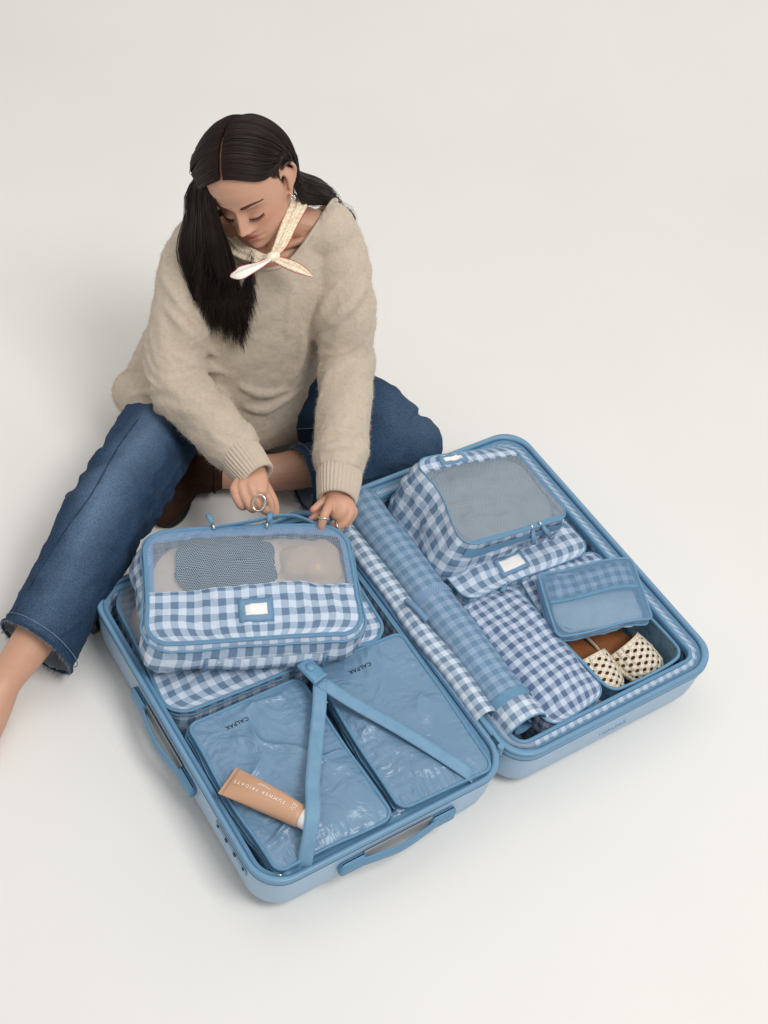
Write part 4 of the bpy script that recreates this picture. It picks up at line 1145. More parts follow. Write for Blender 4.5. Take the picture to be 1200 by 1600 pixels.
# lashes and brows follow the face surface
def on_face(x, z, off): return h2w(np.array([x, headfront(np.array([x]), np.array([z]))[0] - off, z]))
for sgn in (1, -1):
    m = MB(); P = []
    for q in np.linspace(-1, 1, 15):
        xx = sgn * (.0315 + .0150 * q); zz = -.0225 - .0030 * (1 - q * q) + .0012 * q
        P.append(on_face(xx, zz, .0008))
    tube(m, P, [.0006 + .0006 * math.sin(math.pi * k / 14) for k in range(15)], 6)
    for k in range(26):
        q = -0.9 + 1.85 * k / 25; xx = sgn * (.0315 + .0150 * q); zz = -.0228 - .0030 * (1 - q * q)
        a = on_face(xx, zz, .0005); b = on_face(xx + sgn * (.0012 + .002 * q), zz - .0030, .0065 + .001 * random.random())
        mid = (a + b) / 2 + (h2w((0, 0, -.0012)) - HC); tube(m, [a, mid, b], [.00042, .00035, .00015], 3)
    m.build('eyelashes', M['lash'], person, offset=PB)
    m = MB()
    for k in range(240):
        q = random.random(); xx = .0125 + .036 * q; zc = .0070 + .0052 * math.sin(q * 2.3) - .0045 * max(0, q - .55); wd = .0046 * (1 - .62 * q)
        zz = zc + wd * random.uniform(-.7, .7); ln = .006 + .003 * random.random()
        a = on_face(sgn * xx, zz, .0004); b = on_face(sgn * (xx + ln * .93), zz + ln * (.42 - .72 * q), .0012)
        tube(m, [a, (a + b) / 2 + (h2w((0, -.0005, 0)) - HC), b], [.00034, .00032, .00012], 3)
    m.build('eyebrow', M['brow'], person, offset=PB)

# ---------------------------------------------------------------- boot
boot = MB()
HL_, TO_ = pix(305, 700, .055), pix(256, 802, .030)
bm_ = HL_ * .5 + TO_ * .5
limb(boot, [HL_, HL_ * .65 + TO_ * .35 + (0, 0, .012), HL_ * .3 + TO_ * .7 + (0, 0, .006), TO_], [(.048, .050), (.050, .056), (.044, .048), (.034, .030)], side=(0, 0, 1))
limb(boot, [HL_ * .75 + TO_ * .25, ANL + (-.035, -.01, .0), ANL + (-.006, 0, 0)], [.046, .047, .045])
me = remeshed(boot, .004, 6); a = get_co(me); a[:, 2] = np.maximum(a[:, 2], .006); set_co(me, a - PB); bo_ = link('boot', me, M['suede'], person)
m = MB(); dirx = unit(TO_ - HL_); sdv = unit(np.cross(dirx, (0, 0, 1)))
out = []
for t_, hw in ((-.05, .018), (.05, .033), (.25, .034), (.5, .034), (.75, .040), (.93, .036), (1.08, .018)):
    out.append((t_, hw))
P0, P1 = np.array([*HL_[:2], 0]), np.array([*TO_[:2], 0]); Lb = np.linalg.norm(P1 - P0)
lp = [P0 + dirx * (1, 1, 0) * t_ * Lb + sdv * hw for t_, hw in out] + [P0 + dirx * (1, 1, 0) * t_ * Lb - sdv * hw for t_, hw in out[::-1]]
lp = catmull(lp, 4, True); loft(m, [lp + (0, 0, .001), lp + (0, 0, .012)], True); m.build('boot_sole', M['black'], bo_, offset=PB)
m = MB(); ax_ = unit(ANL - pix(430, 738, .068)); tt_, nn_, bb_ = frames(np.array([ANL, ANL + ax_]));
ring_ = [ANL - ax_ * .0 + .044 * (math.cos(q) * nn_[0] + math.sin(q) * bb_[0]) for q in np.linspace(0, 2 * math.pi, 24, endpoint=False)]
tube(m, ring_, .004, 8, True); m.build('boot_cuff', M['suede'], bo_, offset=PB)

# ---------------------------------------------------------------- folded cloth tubes
def cloth_tube(mb, pts, radii, fold, seed, n=56, sub=14, side=None, fl=.045, slant=1.4, focus=None):
    P = np.asarray(pts, float); Rr = np.array([(q, q) if np.isscalar(q) else q for q in radii], float)
    Q = catmull(np.concatenate([P, Rr, np.asarray(fold, float)[:, None]], 1), sub); P, Rr, A = Q[:, :3], Q[:, 3:5], Q[:, 5]
    T, N, B = frames(P, False, side); ang = np.arange(n) * 2 * math.pi / n
    L = np.concatenate([[0], np.cumsum(np.linalg.norm(np.diff(P, axis=0), axis=1))])
    rings = []
    for i in range(len(P)):
        c, s = np.cos(ang), np.sin(ang)
        q = np.stack([np.full(n, L[i] / fl) + slant * np.sin(ang + seed) + .5 * np.sin(2 * ang + seed * 2), c * .9 + 5, s * .9 + seed], -1)
        f = (np.clip(ridged(q, seed), -.4, 1) + .35 * vnoise(q * 2.1, seed + 3)) * A[i]
        rings.append(P[i] + ((Rr[i, 0] + f) * c)[:, None] * N[i] + ((Rr[i, 1] + f) * s)[:, None] * B[i])
    for k in range(1, 4):
        h = math.pi / 2 * k / 3.2
        rings.insert(0, P[0] + (rings[k - 1] - P[0]) * math.cos(h) / math.cos(math.pi / 2 * (k - 1) / 3.2) - T[0] * (math.sin(h) - math.sin(math.pi / 2 * (k - 1) / 3.2)) * Rr[0].min() * .8) if False else None
    c0, c1_ = P[0] - T[0] * .01, P[-1] + T[-1] * .01
    rings = [c0 + (rings[0] - P[0]) * .5] + rings + [c1_ + (rings[-1] - P[-1]) * .5]
    loft(mb, rings, True); return mb

# ---------------------------------------------------------------- jeans
je = MB()
limb(je, [(-.40, .215, .09), (-.395, .19, .15), (-.39, .18, .24)], [(.165, .115), (.175, .135), (.15, .11)], side=SIDE)
HEMR = pix(57, 1012, .085)
cloth_tube(je, [(-.455, .17, .125), (-.487, .05, .135), KNR * .55 + np.array([-.49, .06, .135]) * .45, KNR, KNR * .45 + HEMR * .55 + (0, 0, -.004), HEMR, HEMR + unit(HEMR - KNR) * .07],
           [.108, .102, .090, .080, .075, .077, .079], [.005, .011, .008, .013, .007, .003, .0], 61, fl=.055, slant=1.0)
hemL = pix(470, 748, .072)
cloth_tube(je, [(-.36, .20, .125), (-.25, .20, .13), (-.12, .175, .125), KNL + (-.015, .01, .005)], [.112, .106, .092, .078], [.006, .013, .010, .004], 62, fl=.055, slant=1.4)
cloth_tube(je, [KNL + (-.01, 0, 0), KNL * .55 + hemL * .45 + (0, 0, .002), hemL, hemL + unit(hemL - KNL) * .035], [.078, .076, .066, .064], [.003, .007, .004, 0], 63, fl=.05)
limb(je, [KNL + (.004, .004, -.004), KNL + (.014, .004, -.004)], [.073, .070])
me = remeshed(je, .005, 4, .5); a = get_co(me); nn = get_no(me)
a = a + nn * (.0018 * fbm(a * 26, 71, 3) + .0030 * np.clip(ridged(a * (16, 16, 30), 73), 0, 1) ** 2)[:, None]
a[:, 2] = np.maximum(a[:, 2], .004)
# open the leg ends at the hems
def hem_cut(me, cuts):
    import bmesh
    b = bmesh.new(); b.from_mesh(me); kill = []
    for v_ in b.verts:
        p = np.array(v_.co)
        for c, d, rad in cuts:
            q = p - c
            if q @ d > 0 and np.linalg.norm(q - d * (q @ d)) < rad: kill.append(v_); break
    bmesh.ops.delete(b, geom=kill, context='VERTS'); b.to_mesh(me); b.free(); me.update()
set_co(me, a)
dR, dL = unit(unit(HEMR - KNR) + np.array([-.12, -.04, .17])), unit(hemL - KNL + np.array([0, 0, .03]))
hem_cut(me, [(HEMR, dR, .14), (hemL, dL, .11)])
a = get_co(me)
axis_d = np.abs((a - KNR) @ unit(np.cross(HEMR - HIPR, (0, 0, 1))))
fade = np.clip(1 - axis_d / .065, 0, 1) * np.clip((a[:, 2] - .12) / .12, 0, 1) * (a[:, 0] < -.40) + .55 * np.exp(-(np.linalg.norm((a - KNL) * (1, 1, .8), axis=1) / .09) ** 2) * (a[:, 2] > .1)
fa = me.attributes.new('fade', 'FLOAT', 'POINT'); fa.data.foreach_set('value', fade.astype(np.float32))
set_co(me, a - PB); me.name = 'jeans'; jeans = link('jeans', me, M['denim'], person)
jeans.data.materials.append(M['denim_inside'])
sd = jeans.modifiers.new('thickness', 'SOLIDIFY'); sd.thickness = .0022; sd.offset = -1; sd.material_offset = 1
def hem_band(c, d, rad, seed):
    tt, n2, b2 = frames(np.array([c, c + d])); P = []
    for q in np.linspace(0, 2 * math.pi, 48, endpoint=False):
        dirv = math.cos(q) * n2[0] + math.sin(q) * b2[0]
        # outermost garment vertex in that direction near the cut
        rel = a - c; ax = rel @ d; sel = (ax > -.012) & (ax < .004); r_ = rel[sel] - np.outer(ax[sel], d); rn = np.linalg.norm(r_, axis=1)
        cs = (r_ @ dirv) / (rn + 1e-9); k = (cs > .985) & (rn < rad)
        P.append(c + dirv * (rn[k].max() if k.any() else rad * .55) - d * .002)
    P = np.array(P); P = (np.roll(P, 1, 0) + P * 2 + np.roll(P, -1, 0)) / 4
    m = MB(); tube(m, P, .0034, 8, True); o = m.build('hem', M['denim'], jeans, offset=PB)
    m = MB()
    for k in range(420):
        i = random.randrange(48); p = P[i] * (1 - (f_ := random.random())) + P[(i + 1) % 48] * f_
        v_ = d * random.uniform(.003, .010) + np.array([random.uniform(-1, 1) for _ in range(3)]) * .004
        tube(m, [p, p + v_ * .6 + np.array([0, 0, .001]), p + v_], [.00045, .0004, .0002], 3)
    f_o = m.build('hem_fray', M['denim_inside'], jeans, offset=PB); f_o['kind'] = 'stuff'
    m = MB(); tube(m, P - d * .016 + (P - c) * .022, .0009, 6, True); m.build('hem_stitch', M['denim_thread'], jeans, offset=PB)
hem_band(HEMR, dR, .12, 1); hem_band(hemL, dL, .10, 2)
# outseam ridge on the outstretched leg
from mathutils.bvhtree import BVHTree
def bvh_of(me):
    return BVHTree.FromPolygons([tuple(v.co) for v in me.vertices], [tuple(p.vertices) for p in me.polygons])
jb = bvh_of(jeans.data)
def cast(bv, px, py):
    d = Vector(unit(ray(px, py))); o = Vector(cC - PB); h = bv.ray_cast(o, d)
    return (np.array(h[0]), np.array(h[1])) if h[0] is not None else (None, None)
def seam(bv, pxs, r, mat, parent, name='seam', off=.0006):
    P = []
    for q in catmull([(x_, y_, 0) for x_, y_ in pxs], 14):
        h, n_ = cast(bv, q[0], q[1])
        if h is not None: P.append(h + n_ * off)
    if len(P) > 3:
        P = np.array(P); P[1:-1] = (P[:-2] + P[1:-1] * 2 + P[2:]) / 4
        m = MB(); tube(m, P, r, 6); return m.build(name, M[mat], parent)

# ---------------------------------------------------------------- sweater
sw = MB()
cloth_tube(sw, [(-.412, .185, .085), (-.405, .18, .16), (-.390, .172, .27), (-.372, .170, .39), (-.358, .175, .485), (-.352, .182, .55), (-.352, .188, .595)],
           [(.240, .175), (.228, .168), (.195, .145), (.178, .125), (.172, .112), (.150, .092), (.105, .070)], [.004, .006, .006, .005, .004, .002, .001], 81, n=72, side=SIDE, fl=.10, slant=2.2)
UPR = RSH * .45 + ELR * .55 + np.array([-.008, .012, .0])
cloth_tube(sw, [RSH + (.035, .012, .005), RSH + (-.002, -.010, -.035), UPR, ELR + (-.01, .008, -.004), ELR * .5 + WRR * .5 + (0, 0, -.004), WRR + unit(ELR - WRR) * .075, WRR + unit(ELR - WRR) * .045],
           [.060, .064, .064, .060, .055, .052, .046], [.001, .003, .004, .006, .006, .005, .002], 82, fl=.040, slant=1.5)
UPL = LSH * .45 + ELL * .55 + np.array([.004, .008, .0])
cloth_tube(sw, [LSH + (-.035, -.005, .005), LSH + (.004, .0, -.030), UPL, ELL + (-.006, .008, -.006), ELL * .5 + WRL * .5 + (.0, 0, -.004), WRL + unit(ELL - WRL) * .085, WRL + unit(ELL - WRL) * .050],
           [.058, .062, .062, .059, .055, .054, .047], [.001, .003, .004, .005, .005, .006, .002], 83, fl=.042, slant=1.5)
limb(sw, [RSH + (.012, .0, .006), NB + (-.045, 0, .0)], [.061, .056]); limb(sw, [LSH + (-.014, 0, .006), NB + (.045, 0, .0)], [.061, .056])
# hem of the sweater lying over the thigh
limb(sw, [pix(212, 610, .10), pix(216, 616, .17), pix(240, 622, .215), pix(275, 630, .235), pix(330, 640, .235)], [.050, .054, .056, .054, .05])
# folds: ridges laid on the cloth along the creases of the photograph, then fused
sme = remeshed(sw, .008, 2, .5)
fb = BVHTree.FromPolygons([tuple(v.co) for v in sme.vertices], [tuple(p.vertices) for p in sme.polygons])
def ridge(pxs, r_, sink=.25):
    r_ *= 1.0
    P = []
    for q in catmull([(x_, y_, 0) for x_, y_ in pxs], 6):
        h = fb.ray_cast(Vector(cC), Vector(unit(ray(q[0], q[1]))))
        if h[0] is not None: P.append(np.array(h[0]) - np.array(h[1]) * r_ * sink)
    if len(P) > 4:
        P = np.array(P)
        if np.linalg.norm(np.diff(P, axis=0), axis=1).max() > .08: return
        P[1:-1] = (P[:-2] + 2 * P[1:-1] + P[2:]) / 4
        rad = r_ * np.sin(np.linspace(.25, math.pi - .25, len(P))) ** .7; limb(sw, P, rad, n=10, sub=1)
for pxs, r_ in [
    ([(253, 474), (290, 515), (341, 559)], .011), ([(250, 430), (285, 480), (325, 530)], .010), ([(272, 555), (308, 570), (356, 584)], .012), ([(264, 610), (305, 603), (358, 590)], .014),
    ([(301, 628), (334, 612), (366, 612)], .012), ([(312, 650), (341, 641), (388, 650)], .014), ([(327, 680), (363, 667), (402, 678)], .013), ([(338, 715), (371, 695), (406, 700)], .011),
    ([(579, 438), (539, 485), (495, 518)], .016), ([(532, 438), (503, 485), (490, 530)], .012), ([(570, 537), (528, 546), (490, 575)], .011), ([(566, 610), (521, 628), (486, 647)], .011),
    ([(558, 680), (521, 672), (484, 690)], .013), ([(560, 700), (525, 696), (486, 713)], .012), ([(560, 728), (525, 720), (490, 731)], .011),
    ([(473, 505), (470, 559), (451, 603)], .013), ([(371, 600), (407, 616), (455, 608)], .013), ([(378, 634), (415, 640), (468, 610)], .014), ([(459, 440), (452, 485), (446, 530)], .008),
    ([(196, 622), (225, 612), (250, 608)], .010), ([(190, 642), (225, 640), (268, 645)], .012)]:
    ridge(pxs, r_)
bpy.data.meshes.remove(sme)
sme = remeshed(sw, .0045, 4, .5); a = get_co(sme); nn = get_no(sme)
a = a + nn * (.0010 * fbm(a * 11, 91, 2) + .0009 * fbm(a * 60, 95, 2))[:, None]
a[:, 2] = np.maximum(a[:, 2], .035)
set_co(sme, a)
# neckline opening
fb = BVHTree.FromPolygons([tuple(v.co) for v in sme.vertices], [tuple(p.vertices) for p in sme.polygons])
def onto(px_, py_, alt):
    h = fb.ray_cast(Vector(cC), Vector(unit(ray(px_, py_)))); return np.array(h[0]) if h[0] is not None else np.asarray(alt)
def down(x_, y_, alt):
    h = fb.ray_cast(Vector((x_, y_, 1.0)), Vector((0, 0, -1))); return np.array(h[0]) if h[0] is not None else np.asarray(alt)
NL = [onto(425, 420, (-.32, .09, .56)), onto(456, 404, (-.3, .11, .57)), onto(490, 360, (-.25, .17, .6)), onto(518, 316, (-.22, .21, .62)), down(-.225, .245, (-.235, .25, .61)), down(-.27, .265, (-.27, .26, .6)), down(-.35, .262, (-.33, .26, .6)), down(-.43, .215, (-.43, .215, .60)), onto(318, 345, (-.45, .13, .58)), onto(352, 385, (-.41, .1, .57)), onto(390, 414, (-.36, .09, .56))]
NLc = catmull(NL, 10, True)
def inside(px_, py_, poly):
    n = len(poly); c = np.zeros(len(px_), bool); j = n - 1
    for i in range(n):
        xi, yi, xj, yj = poly[i, 0], poly[i, 1], poly[j, 0], poly[j, 1]
        c ^= ((yi > py_) != (yj > py_)) & (px_ < (xj - xi) * (py_ - yi) / (yj - yi + 1e-12) + xi); j = i
    return c
cen = NLc.mean(0); u_, s_, vt = np.linalg.svd(NLc - cen); nrm = vt[2] * np.sign(vt[2][2])
e1 = unit(np.cross(nrm, (0, 1, 0))); e2 = np.cross(nrm, e1)
a = get_co(sme); q2 = np.stack([(a - cen) @ e1, (a - cen) @ e2], 1); poly = np.stack([(NLc - cen) @ e1, (NLc - cen) @ e2], 1)
hgt = (a - cen) @ nrm
kill = inside(q2[:, 0], q2[:, 1], poly) & (hgt > -.10)
import bmesh
b = bmesh.new(); b.from_mesh(sme); b.verts.ensure_lookup_table()
bmesh.ops.delete(b, geom=[b.verts[i] for i in np.nonzero(kill)[0]], context='VERTS'); b.to_mesh(sme); b.free(); sme.update()
# snap the raw edge onto the neckline curve
a = get_co(sme); d2 = ((a[:, None, :] - NLc[None]) ** 2).sum(-1) if len(a) < 1 else None
near = np.linalg.norm(a - cen, axis=1) < .26; idx = np.nonzero(near)[0]
dm = np.sqrt(((a[idx][:, None, :] - NLc[None]) ** 2).sum(-1)); k = dm.argmin(1); dmin = dm.min(1)
w_ = np.clip(1 - dmin / .022, 0, 1)[:, None] ** 1.2
a[idx] = a[idx] * (1 - w_) + NLc[k] * w_
set_co(sme, a - PB); sme.name = 'sweater'
sweater = link('sweater', sme, M['knit'], person)
m = MB(); tube(m, NLc, .0042, 8, True); m.build('neckline', M['knit_rib'], sweater, offset=PB)
sb = bvh_of(sme)
# ribbed cuffs
def cuff(w, e, r0, r1, L):
    d = unit(w - e); P = np.array([w - d * L, w - d * L * .66, w - d * L * .33, w, w + d * .004]); rad = np.interp(np.linspace(0, 1, 5), [0, .2, 1], [r0, r0 * 1.02, r1])
    T, N, B = frames(P); n = 216; ang = np.arange(n) * 2 * math.pi / n; rings = []
    for i in range(5):
        r_ = rad[i] * (1 + .022 * np.sign(np.sin(ang * 36)) * np.abs(np.sin(ang * 36)) ** .5 + .03 * np.sin(ang * 2 + 1) + .02 * np.sin(3 * ang + i * .4))
        rings.append(P[i] + (r_ * np.cos(ang))[:, None] * N[i] + (r_ * np.sin(ang))[:, None] * B[i])
    rings.append(P[-1] + (rings[-1] - P[-1]) * .86 - d * .003); rings.append(P[-1] + (rings[-2] - P[-1]) * .80 - d * .02)
    m = MB(); loft(m, rings); m.build('cuff', M['knit_rib'], sweater, offset=PB)
cuff(WRR + unit(WRR - ELR) * .012, ELR, .046, .0375, .066); cuff(WRL + unit(WRL - ELL) * .012, ELL, .047, .0385, .070)
# loose fibres standing off the wool
def fuzz(me, n, name, parent, lmin, lmax, wid):
    a = get_co(me); tri = []
    for p in me.polygons:
        v = p.vertices
        tri.append((v[0], v[1], v[2]))
    tri = np.array(tri); ar = np.linalg.norm(np.cross(a[tri[:, 1]] - a[tri[:, 0]], a[tri[:, 2]] - a[tri[:, 0]]), axis=1)
    pick = rng.choice(len(tri), n, p=ar / ar.sum()); uv = rng.random((n, 2)); uv[uv.sum(1) > 1] = 1 - uv[uv.sum(1) > 1]
    t = tri[pick]; p = a[t[:, 0]] + uv[:, :1] * (a[t[:, 1]] - a[t[:, 0]]) + uv[:, 1:] * (a[t[:, 2]] - a[t[:, 0]])
    nn = np.cross(a[t[:, 1]] - a[t[:, 0]], a[t[:, 2]] - a[t[:, 0]]); nn /= np.linalg.norm(nn, axis=1, keepdims=True) + 1e-12
    r_ = rng.normal(size=(n, 3)); d = nn * .55 + r_ * .55; d /= np.linalg.norm(d, axis=1, keepdims=True); L = rng.uniform(lmin, lmax, (n, 1))
    sd_ = np.cross(d, rng.normal(size=(n, 3))); sd_ /= np.linalg.norm(sd_, axis=1, keepdims=True)
    V = np.stack([p - sd_ * wid, p + sd_ * wid, p + d * L + r_ * .0006], 1).reshape(-1, 3)
    me2 = bpy.data.meshes.new(name); me2.from_pydata(V.tolist(), [], [(3 * i, 3 * i + 1, 3 * i + 2) for i in range(n)]); me2.update()
    o = link(name, me2, M['fuzz'], parent); o['kind'] = 'stuff'; return o
fuzz(sme, 70000, 'wool_fuzz', sweater, .003, .008, .00022)

seam(jb, [(216, 655), (184, 700), (143, 772), (104, 826), (64, 888), (18, 962)], .0016, 'denim', jeans)
seam(jb, [(430, 672), (500, 668)], .0012, 'denim_thread', jeans)

# ---------------------------------------------------------------- hair
EC, EA = np.array([0, .006, .012]), np.array([.0775, .1005, .1060])
def skull(dirv, off):
    d = unit(dirv); k = 1 / math.sqrt((d[0] / (EA[0] + off)) ** 2 + (d[1] / (EA[1] + off)) ** 2 + (d[2] / (EA[2] + off)) ** 2); return EC + d * k
def slerp(a, b, t):
    a, b = unit(a), unit(b); w = math.acos(max(-1, min(1, a @ b))); return (math.sin((1 - t) * w) * a + math.sin(t * w) * b) / math.sin(w)
def part_dir(t, sgn):
    an = np.interp(t, [0, 1], [R(-52), R(85)])            # 0 at the hairline, 1 far down the back
    return np.array([sgn * np.interp(t, [0, .3, .45], [.036, .028, .006]), math.sin(an), math.cos(an)])
hv, hf, hn = [], [], 0
def strand(P, r0):
    global hn
    P = np.asarray(P); m_ = len(P); T, N, B = frames(P)
    rr_ = r0 * np.interp(np.linspace(0, 1, m_), [0, .06, .75, 1], [.55, 1, 1, .25])
    ang = np.arange(3) * 2 * math.pi / 3
    V = P[:, None] + rr_[:, None, None] * (np.cos(ang)[None, :, None] * N[:, None] + np.sin(ang)[None, :, None] * B[:, None])
    hv.append(V.reshape(-1, 3))
    for i in range(m_ - 1):
        for k in range(3): hf.append((hn + i * 3 + k, hn + i * 3 + (k + 1) % 3, hn + (i + 1) * 3 + (k + 1) % 3, hn + (i + 1) * 3 + k))
    hn += m_ * 3
ENDS = [(314, 484), (318, 500), (327, 514), (333, 524), (342, 520), (352, 534), (361, 530), (369, 543), (380, 548), (387, 530), (394, 512), (397, 488)]
def make_side(sgn, count):
    for s in range(count):
        t = random.random() ** 1.1; off = random.random() ** .8 * .011 + .0005 + .004 * math.sin(min(t * 2, 1) * math.pi / 2)
        clump = int(t * 34); cr = random.Random(clump * 7 + (sgn > 0)); cx, cy, cz_ = (cr.uniform(-1, 1) for _ in range(3))
        d0 = part_dir(t, sgn)
        jit = np.array([random.gauss(0, .02) for _ in range(3)])
        if sgn > 0:      # image right: swept back behind the ear
            d1 = np.array([np.interp(t, [0, .4, .7, 1], [.077, .077, .070, .050]), np.interp(t, [0, .4, .7, 1], [.016, .030, .050, .075]), np.interp(t, [0, .35, .7, 1], [.040, .022, -.018, -.055])]) - EC
        else:            # image left: falls past the cheek
            d1 = np.array([-.0780, np.interp(t, [0, .3, .7, 1], [-.052, -.014, .046, .080]), np.interp(t, [0, .3, .7, 1], [.030, .026, .012, -.01])]) - EC
        P = [skull(d0 + jit * .12, off * .25)]
        for k in range(1, 9 if sgn > 0 else 7):
            f = k / 8; blg = max(0, 1 - t * 3.2) * math.sin(math.pi * f ** 1.35) * np.array([.08 * sgn, -.28, -.24]) if sgn > 0 else 0
            P.append(skull(slerp(d0, d1, f) + blg + jit * .3 * f + np.array([0, cy, cz_]) * .02 * f, (off + ((.006 + .016 * math.sin(math.pi * min(t * 1.3, 1))) * f * f if sgn < 0 else 0)) * min(1, .35 + f) + .002 * cx * f))
        P = [h2w(p) for p in P]
        if sgn > 0:
            l = random.uniform(-1, 1); dpt = random.uniform(-1, 1)
            P.append(pixy(465 + 2 * l, 286 + 23 * l, .182 + .018 * dpt))
            P.append(pixy(478 + 4 * l, 295 + 22 * l - 4 * dpt, .200 + .018 * dpt))
            P.append(pixy(504 + 3 * l, 300 + 17 * l - 4 * dpt, .246 + .015 * dpt))
            P.append(pixy(524 + 4 * l, 312 + 12 * l, .305 + .012 * dpt))
            P.append(np.array([-.215 + .03 * l, .325 + .01 * dpt, .54]))
            P.append(np.array([-.225 + .04 * l, .335 + .01 * dpt, .44 - .05 * random.random()]))
        else:
            l = np.clip((.38 - t) * 2.1 + random.gauss(0, .28), -1.05, 1.05); dpt = random.uniform(-1, 1); wv = cx * .35
            en = random.random() ** 1.15 * (.55 + .45 * abs(cy)) + .12 * abs(l) * random.random()
            P.append(pixy(315 + 15 * l, 290, .120 - .026 * l + .014 * dpt))
            P.append(pixy(317 + 24 * l, 338, .092 - .022 * l + .014 * dpt))
            P.append(pixy(321 + 38 * l + 3 * wv, 392, .060 + .012 * dpt - .012 * l))
            P.append(pixy(334 + 37 * l + 5 * wv, 440, .040 + .012 * dpt - .010 * l))
            if en < .86: P.append(pixy(346 + 36 * l + 5 * cy, 470, .026 + .012 * dpt - .008 * l))
            E_ = ENDS[min(11, max(0, int((l + 1.05) / 2.1 * 11.99 + random.gauss(0, .45))))]; lift = 62 * en + random.gauss(0, 5)
            P.append(pixy(.45 * (356 + 35 * l) + .55 * E_[0] - 2, E_[1] - 34 - lift, .020 + .010 * dpt - .006 * l))
            P.append(pixy(E_[0] + random.gauss(0, 4.2) + 5 * wv, E_[1] - lift, .022 + .008 * dpt))
        if random.random() < .05:
            fl = np.array([random.gauss(0, .007) for _ in range(3)])
            for k in range(4, len(P)): P[k] = P[k] + fl * (k - 3) / (len(P) - 3)
        strand(catmull(P, 3), random.uniform(.00042, .00075))
make_side(1, 3000); make_side(-1, 3400)
# fine hair in front of the visible ear
for s in range(170):
    y0 = random.uniform(-.030, -.004); z0 = random.uniform(.026, .040); L_ = random.uniform(.018, .056) * (1 if y0 > -.016 else .45)
    P = []
    for f in np.linspace(0, 1, 6):
        zz = z0 - L_ * f; yy = y0 + (.010 if y0 > -.016 else .020) * f + .003 * math.sin(f * 3 + s)
        P.append(h2w((np.interp(zz, HZ, HW) * (1 - min(1, abs(yy - Y0) / .09) ** 2.25) ** .444 + .0012 * (1 - f) + .0004, yy, zz)))
    strand(np.array(P), random.uniform(.00022, .0004))
hme = bpy.data.meshes.new('hair'); hme.from_pydata((np.concatenate(hv) - PB).tolist(), [], hf)
hme.polygons.foreach_set('use_smooth', [True] * len(hme.polygons)); hme.update(); link('hair', hme, M['hair'], person)

# ---------------------------------------------------------------- neck scarf
sroot = None
def cloth_strip(pts, widths, nrm_, mat, name, parent, pleat=.0022, folds=3, seed=0, th=.0012):
    P = catmull(np.concatenate([np.asarray(pts), np.asarray(widths)[:, None]], 1), 10); W = P[:, 3]; P = P[:, :3]
    T, N, B = frames(P, False, nrm_); L = np.concatenate([[0], np.cumsum(np.linalg.norm(np.diff(P, axis=0), axis=1))])
    ns = 20; q = np.linspace(-1, 1, ns + 1); V = []; UVs = []
    for i in range(len(P)):
        h = pleat * np.sin(q * math.pi * folds + seed) * np.clip(W[i] / .02, .3, 1) - W[i] * .28 * q * q
        V.append(P[i] + (q * W[i])[:, None] * B[i] + h[:, None] * N[i])
    m = MB(); F = []; UV = []
    for i in range(len(P) - 1):
        for k in range(ns):
            F.append((i * (ns + 1) + k, i * (ns + 1) + k + 1, (i + 1) * (ns + 1) + k + 1, (i + 1) * (ns + 1) + k))
            UV.append([(L[i], q[k] * .03), (L[i], q[k + 1] * .03), (L[i + 1], q[k + 1] * .03), (L[i + 1], q[k] * .03)])
    m.add(np.concatenate(V), F, UV); o = m.build(name, M[mat], parent, offset=PB)
    sd = o.modifiers.new('thickness', 'SOLIDIFY'); sd.thickness = th
    return o, np.array([v[0] for v in V]), np.array([v[-1] for v in V]), V
camv = -cF
kn = pixy(425, 403, .060)
o1, ea, eb, _ = cloth_strip([pixy(472, 308, .190), pixy(464, 326, .150), pixy(452, 351, .112), pixy(440, 379, .078), kn], [.0195, .0175, .0160, .0135, .007], camv + cR * .3, 'scarf', 'scarf', person, .003, 2.6, 1)
scarf = o1
m = MB(); tube(m, (ea if (ea[0] @ cR) > (eb[0] @ cR) else eb) + camv * .001, .0011, 6); m.build('scarf_edge', M['scarf_edge'], scarf, offset=PB)
cloth_strip([pixy(356, 372, .125), pixy(371, 388, .088), pixy(392, 398, .068), pixy(410, 404, .060), kn], [.016, .017, .015, .012, .008], camv + cU * .3, 'scarf', 'scarf_band', scarf, .003, 2.2, 2)
km = MB(); limb(km, [kn + cR * -.009 + cU * -.003 + camv * .006, kn + camv * .009, kn + cR * .009 + cU * .004 + camv * .006], [.0075, .0100, .0075], n=18)
km.build('scarf_knot', M['scarf'], scarf, offset=PB)
tl, ea, eb, _ = cloth_strip([kn + camv * .006, pixy(408, 411, .016), pixy(390, 418, -.008), pixy(373, 425, -.020), pixy(360, 430, -.022)], [.005, .008, .0125, .0150, .005], camv * .8 + cU * .6, 'scarf_back', 'scarf_tail', scarf, .0028, 1.3, 3)
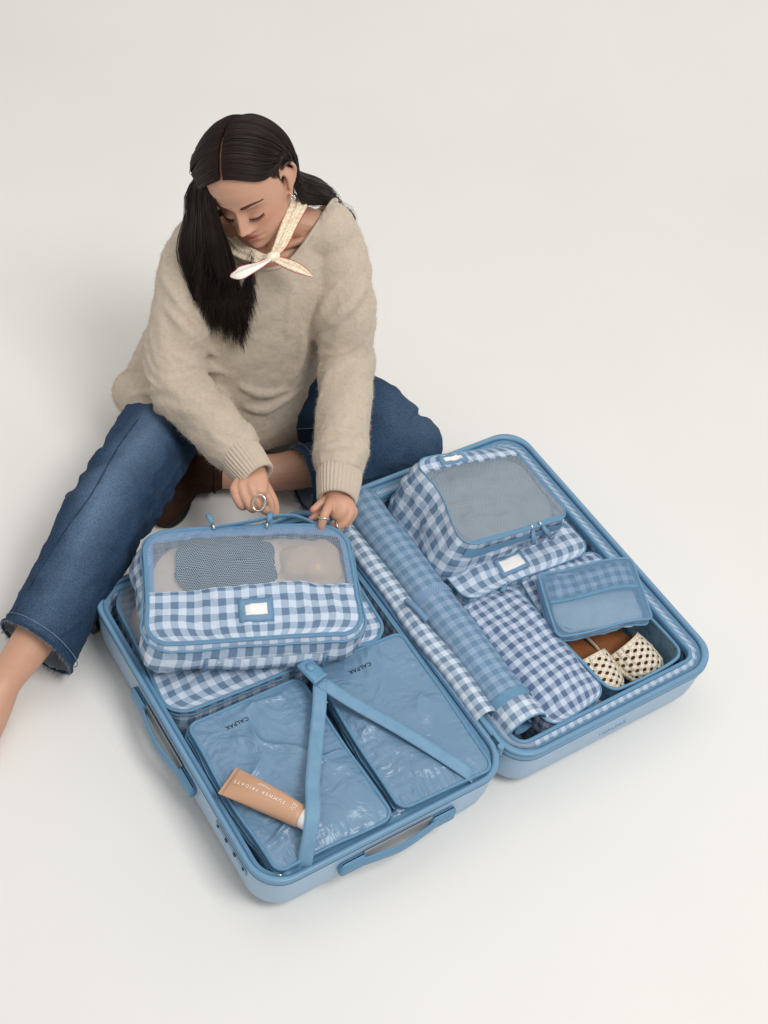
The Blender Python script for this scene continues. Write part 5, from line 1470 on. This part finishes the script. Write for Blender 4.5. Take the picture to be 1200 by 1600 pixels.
for e_ in (ea, eb): m = MB(); tube(m, e_ + camv * .0005, .0007, 6); m.build('scarf_edge', M['scarf_edge'], tl, offset=PB)
tl, ea, eb, _ = cloth_strip([kn + camv * .006, pixy(442, 409, .054), pixy(460, 416, .050), pixy(476, 424, .048), pixy(489, 432, .050)], [.005, .009, .0105, .0075, .0015], camv * .9 + cR * .2, 'scarf', 'scarf_tail', scarf, .0034, 1.7, 4)
for e_ in (ea, eb): m = MB(); tube(m, e_ + camv * .0005, .0007, 6); m.build('scarf_edge', M['scarf_edge'], tl, offset=PB)

# ---------------------------------------------------------------- jewellery
def ring_on(p, q, r, wire, mat='silver', squash=1.0, name='ring'):
    p, q = np.asarray(p), np.asarray(q); d = unit(q - p); c = (p + q) / 2; T, N, B = frames(np.array([c, c + d]))
    P = [c + r * (math.cos(t_) * N[0] + math.sin(t_) * B[0]) + d * .001 * math.sin(t_ * 3) for t_ in np.linspace(0, 2 * math.pi, 28, endpoint=False)]
    m = MB(); tube(m, P, wire, 8, True); return m.build(name, M[mat], person, offset=PB)
ring_on(Z(506, 806, .2815), Z(505, 810, .277), .0112, .0018)
ring_on(Z(533, 820, .257), Z(529, 822, .252), .0106, .0015); ring_on(Z(541, 818, .250), Z(537, 821, .2465), .0100, .0014)
big = []
for t_ in np.linspace(0, 2 * math.pi, 36, endpoint=False):
    px_ = 405 + 9.5 * math.cos(t_) - 2.5 * math.sin(t_); py_ = 786 + 12.5 * math.sin(t_) + 1.5 * math.cos(t_); big.append(Z(px_, py_, .287 - .012 * math.sin(t_)))
m = MB(); tube(m, np.array(big), [.0018 + .0011 * (1 + math.cos(t_)) / 2 for t_ in np.linspace(0, 2 * math.pi, 36, endpoint=False)], 8, True); m.build('ring', M['silver'], person, offset=PB)
m = MB(); ep = h2w((.0745, -.003, -.052))
for k in range(6):
    c = ep + np.array([math.cos(k * 1.05), 0, math.sin(k * 1.05)]) * .0042 - np.array([0, .003, 0])
    limb(m, [c - (0, 0, .0006), c + (0, 0, .0006)], [.0026, .0026], n=8)
m.build('earring', M['silver'], person, offset=PB)
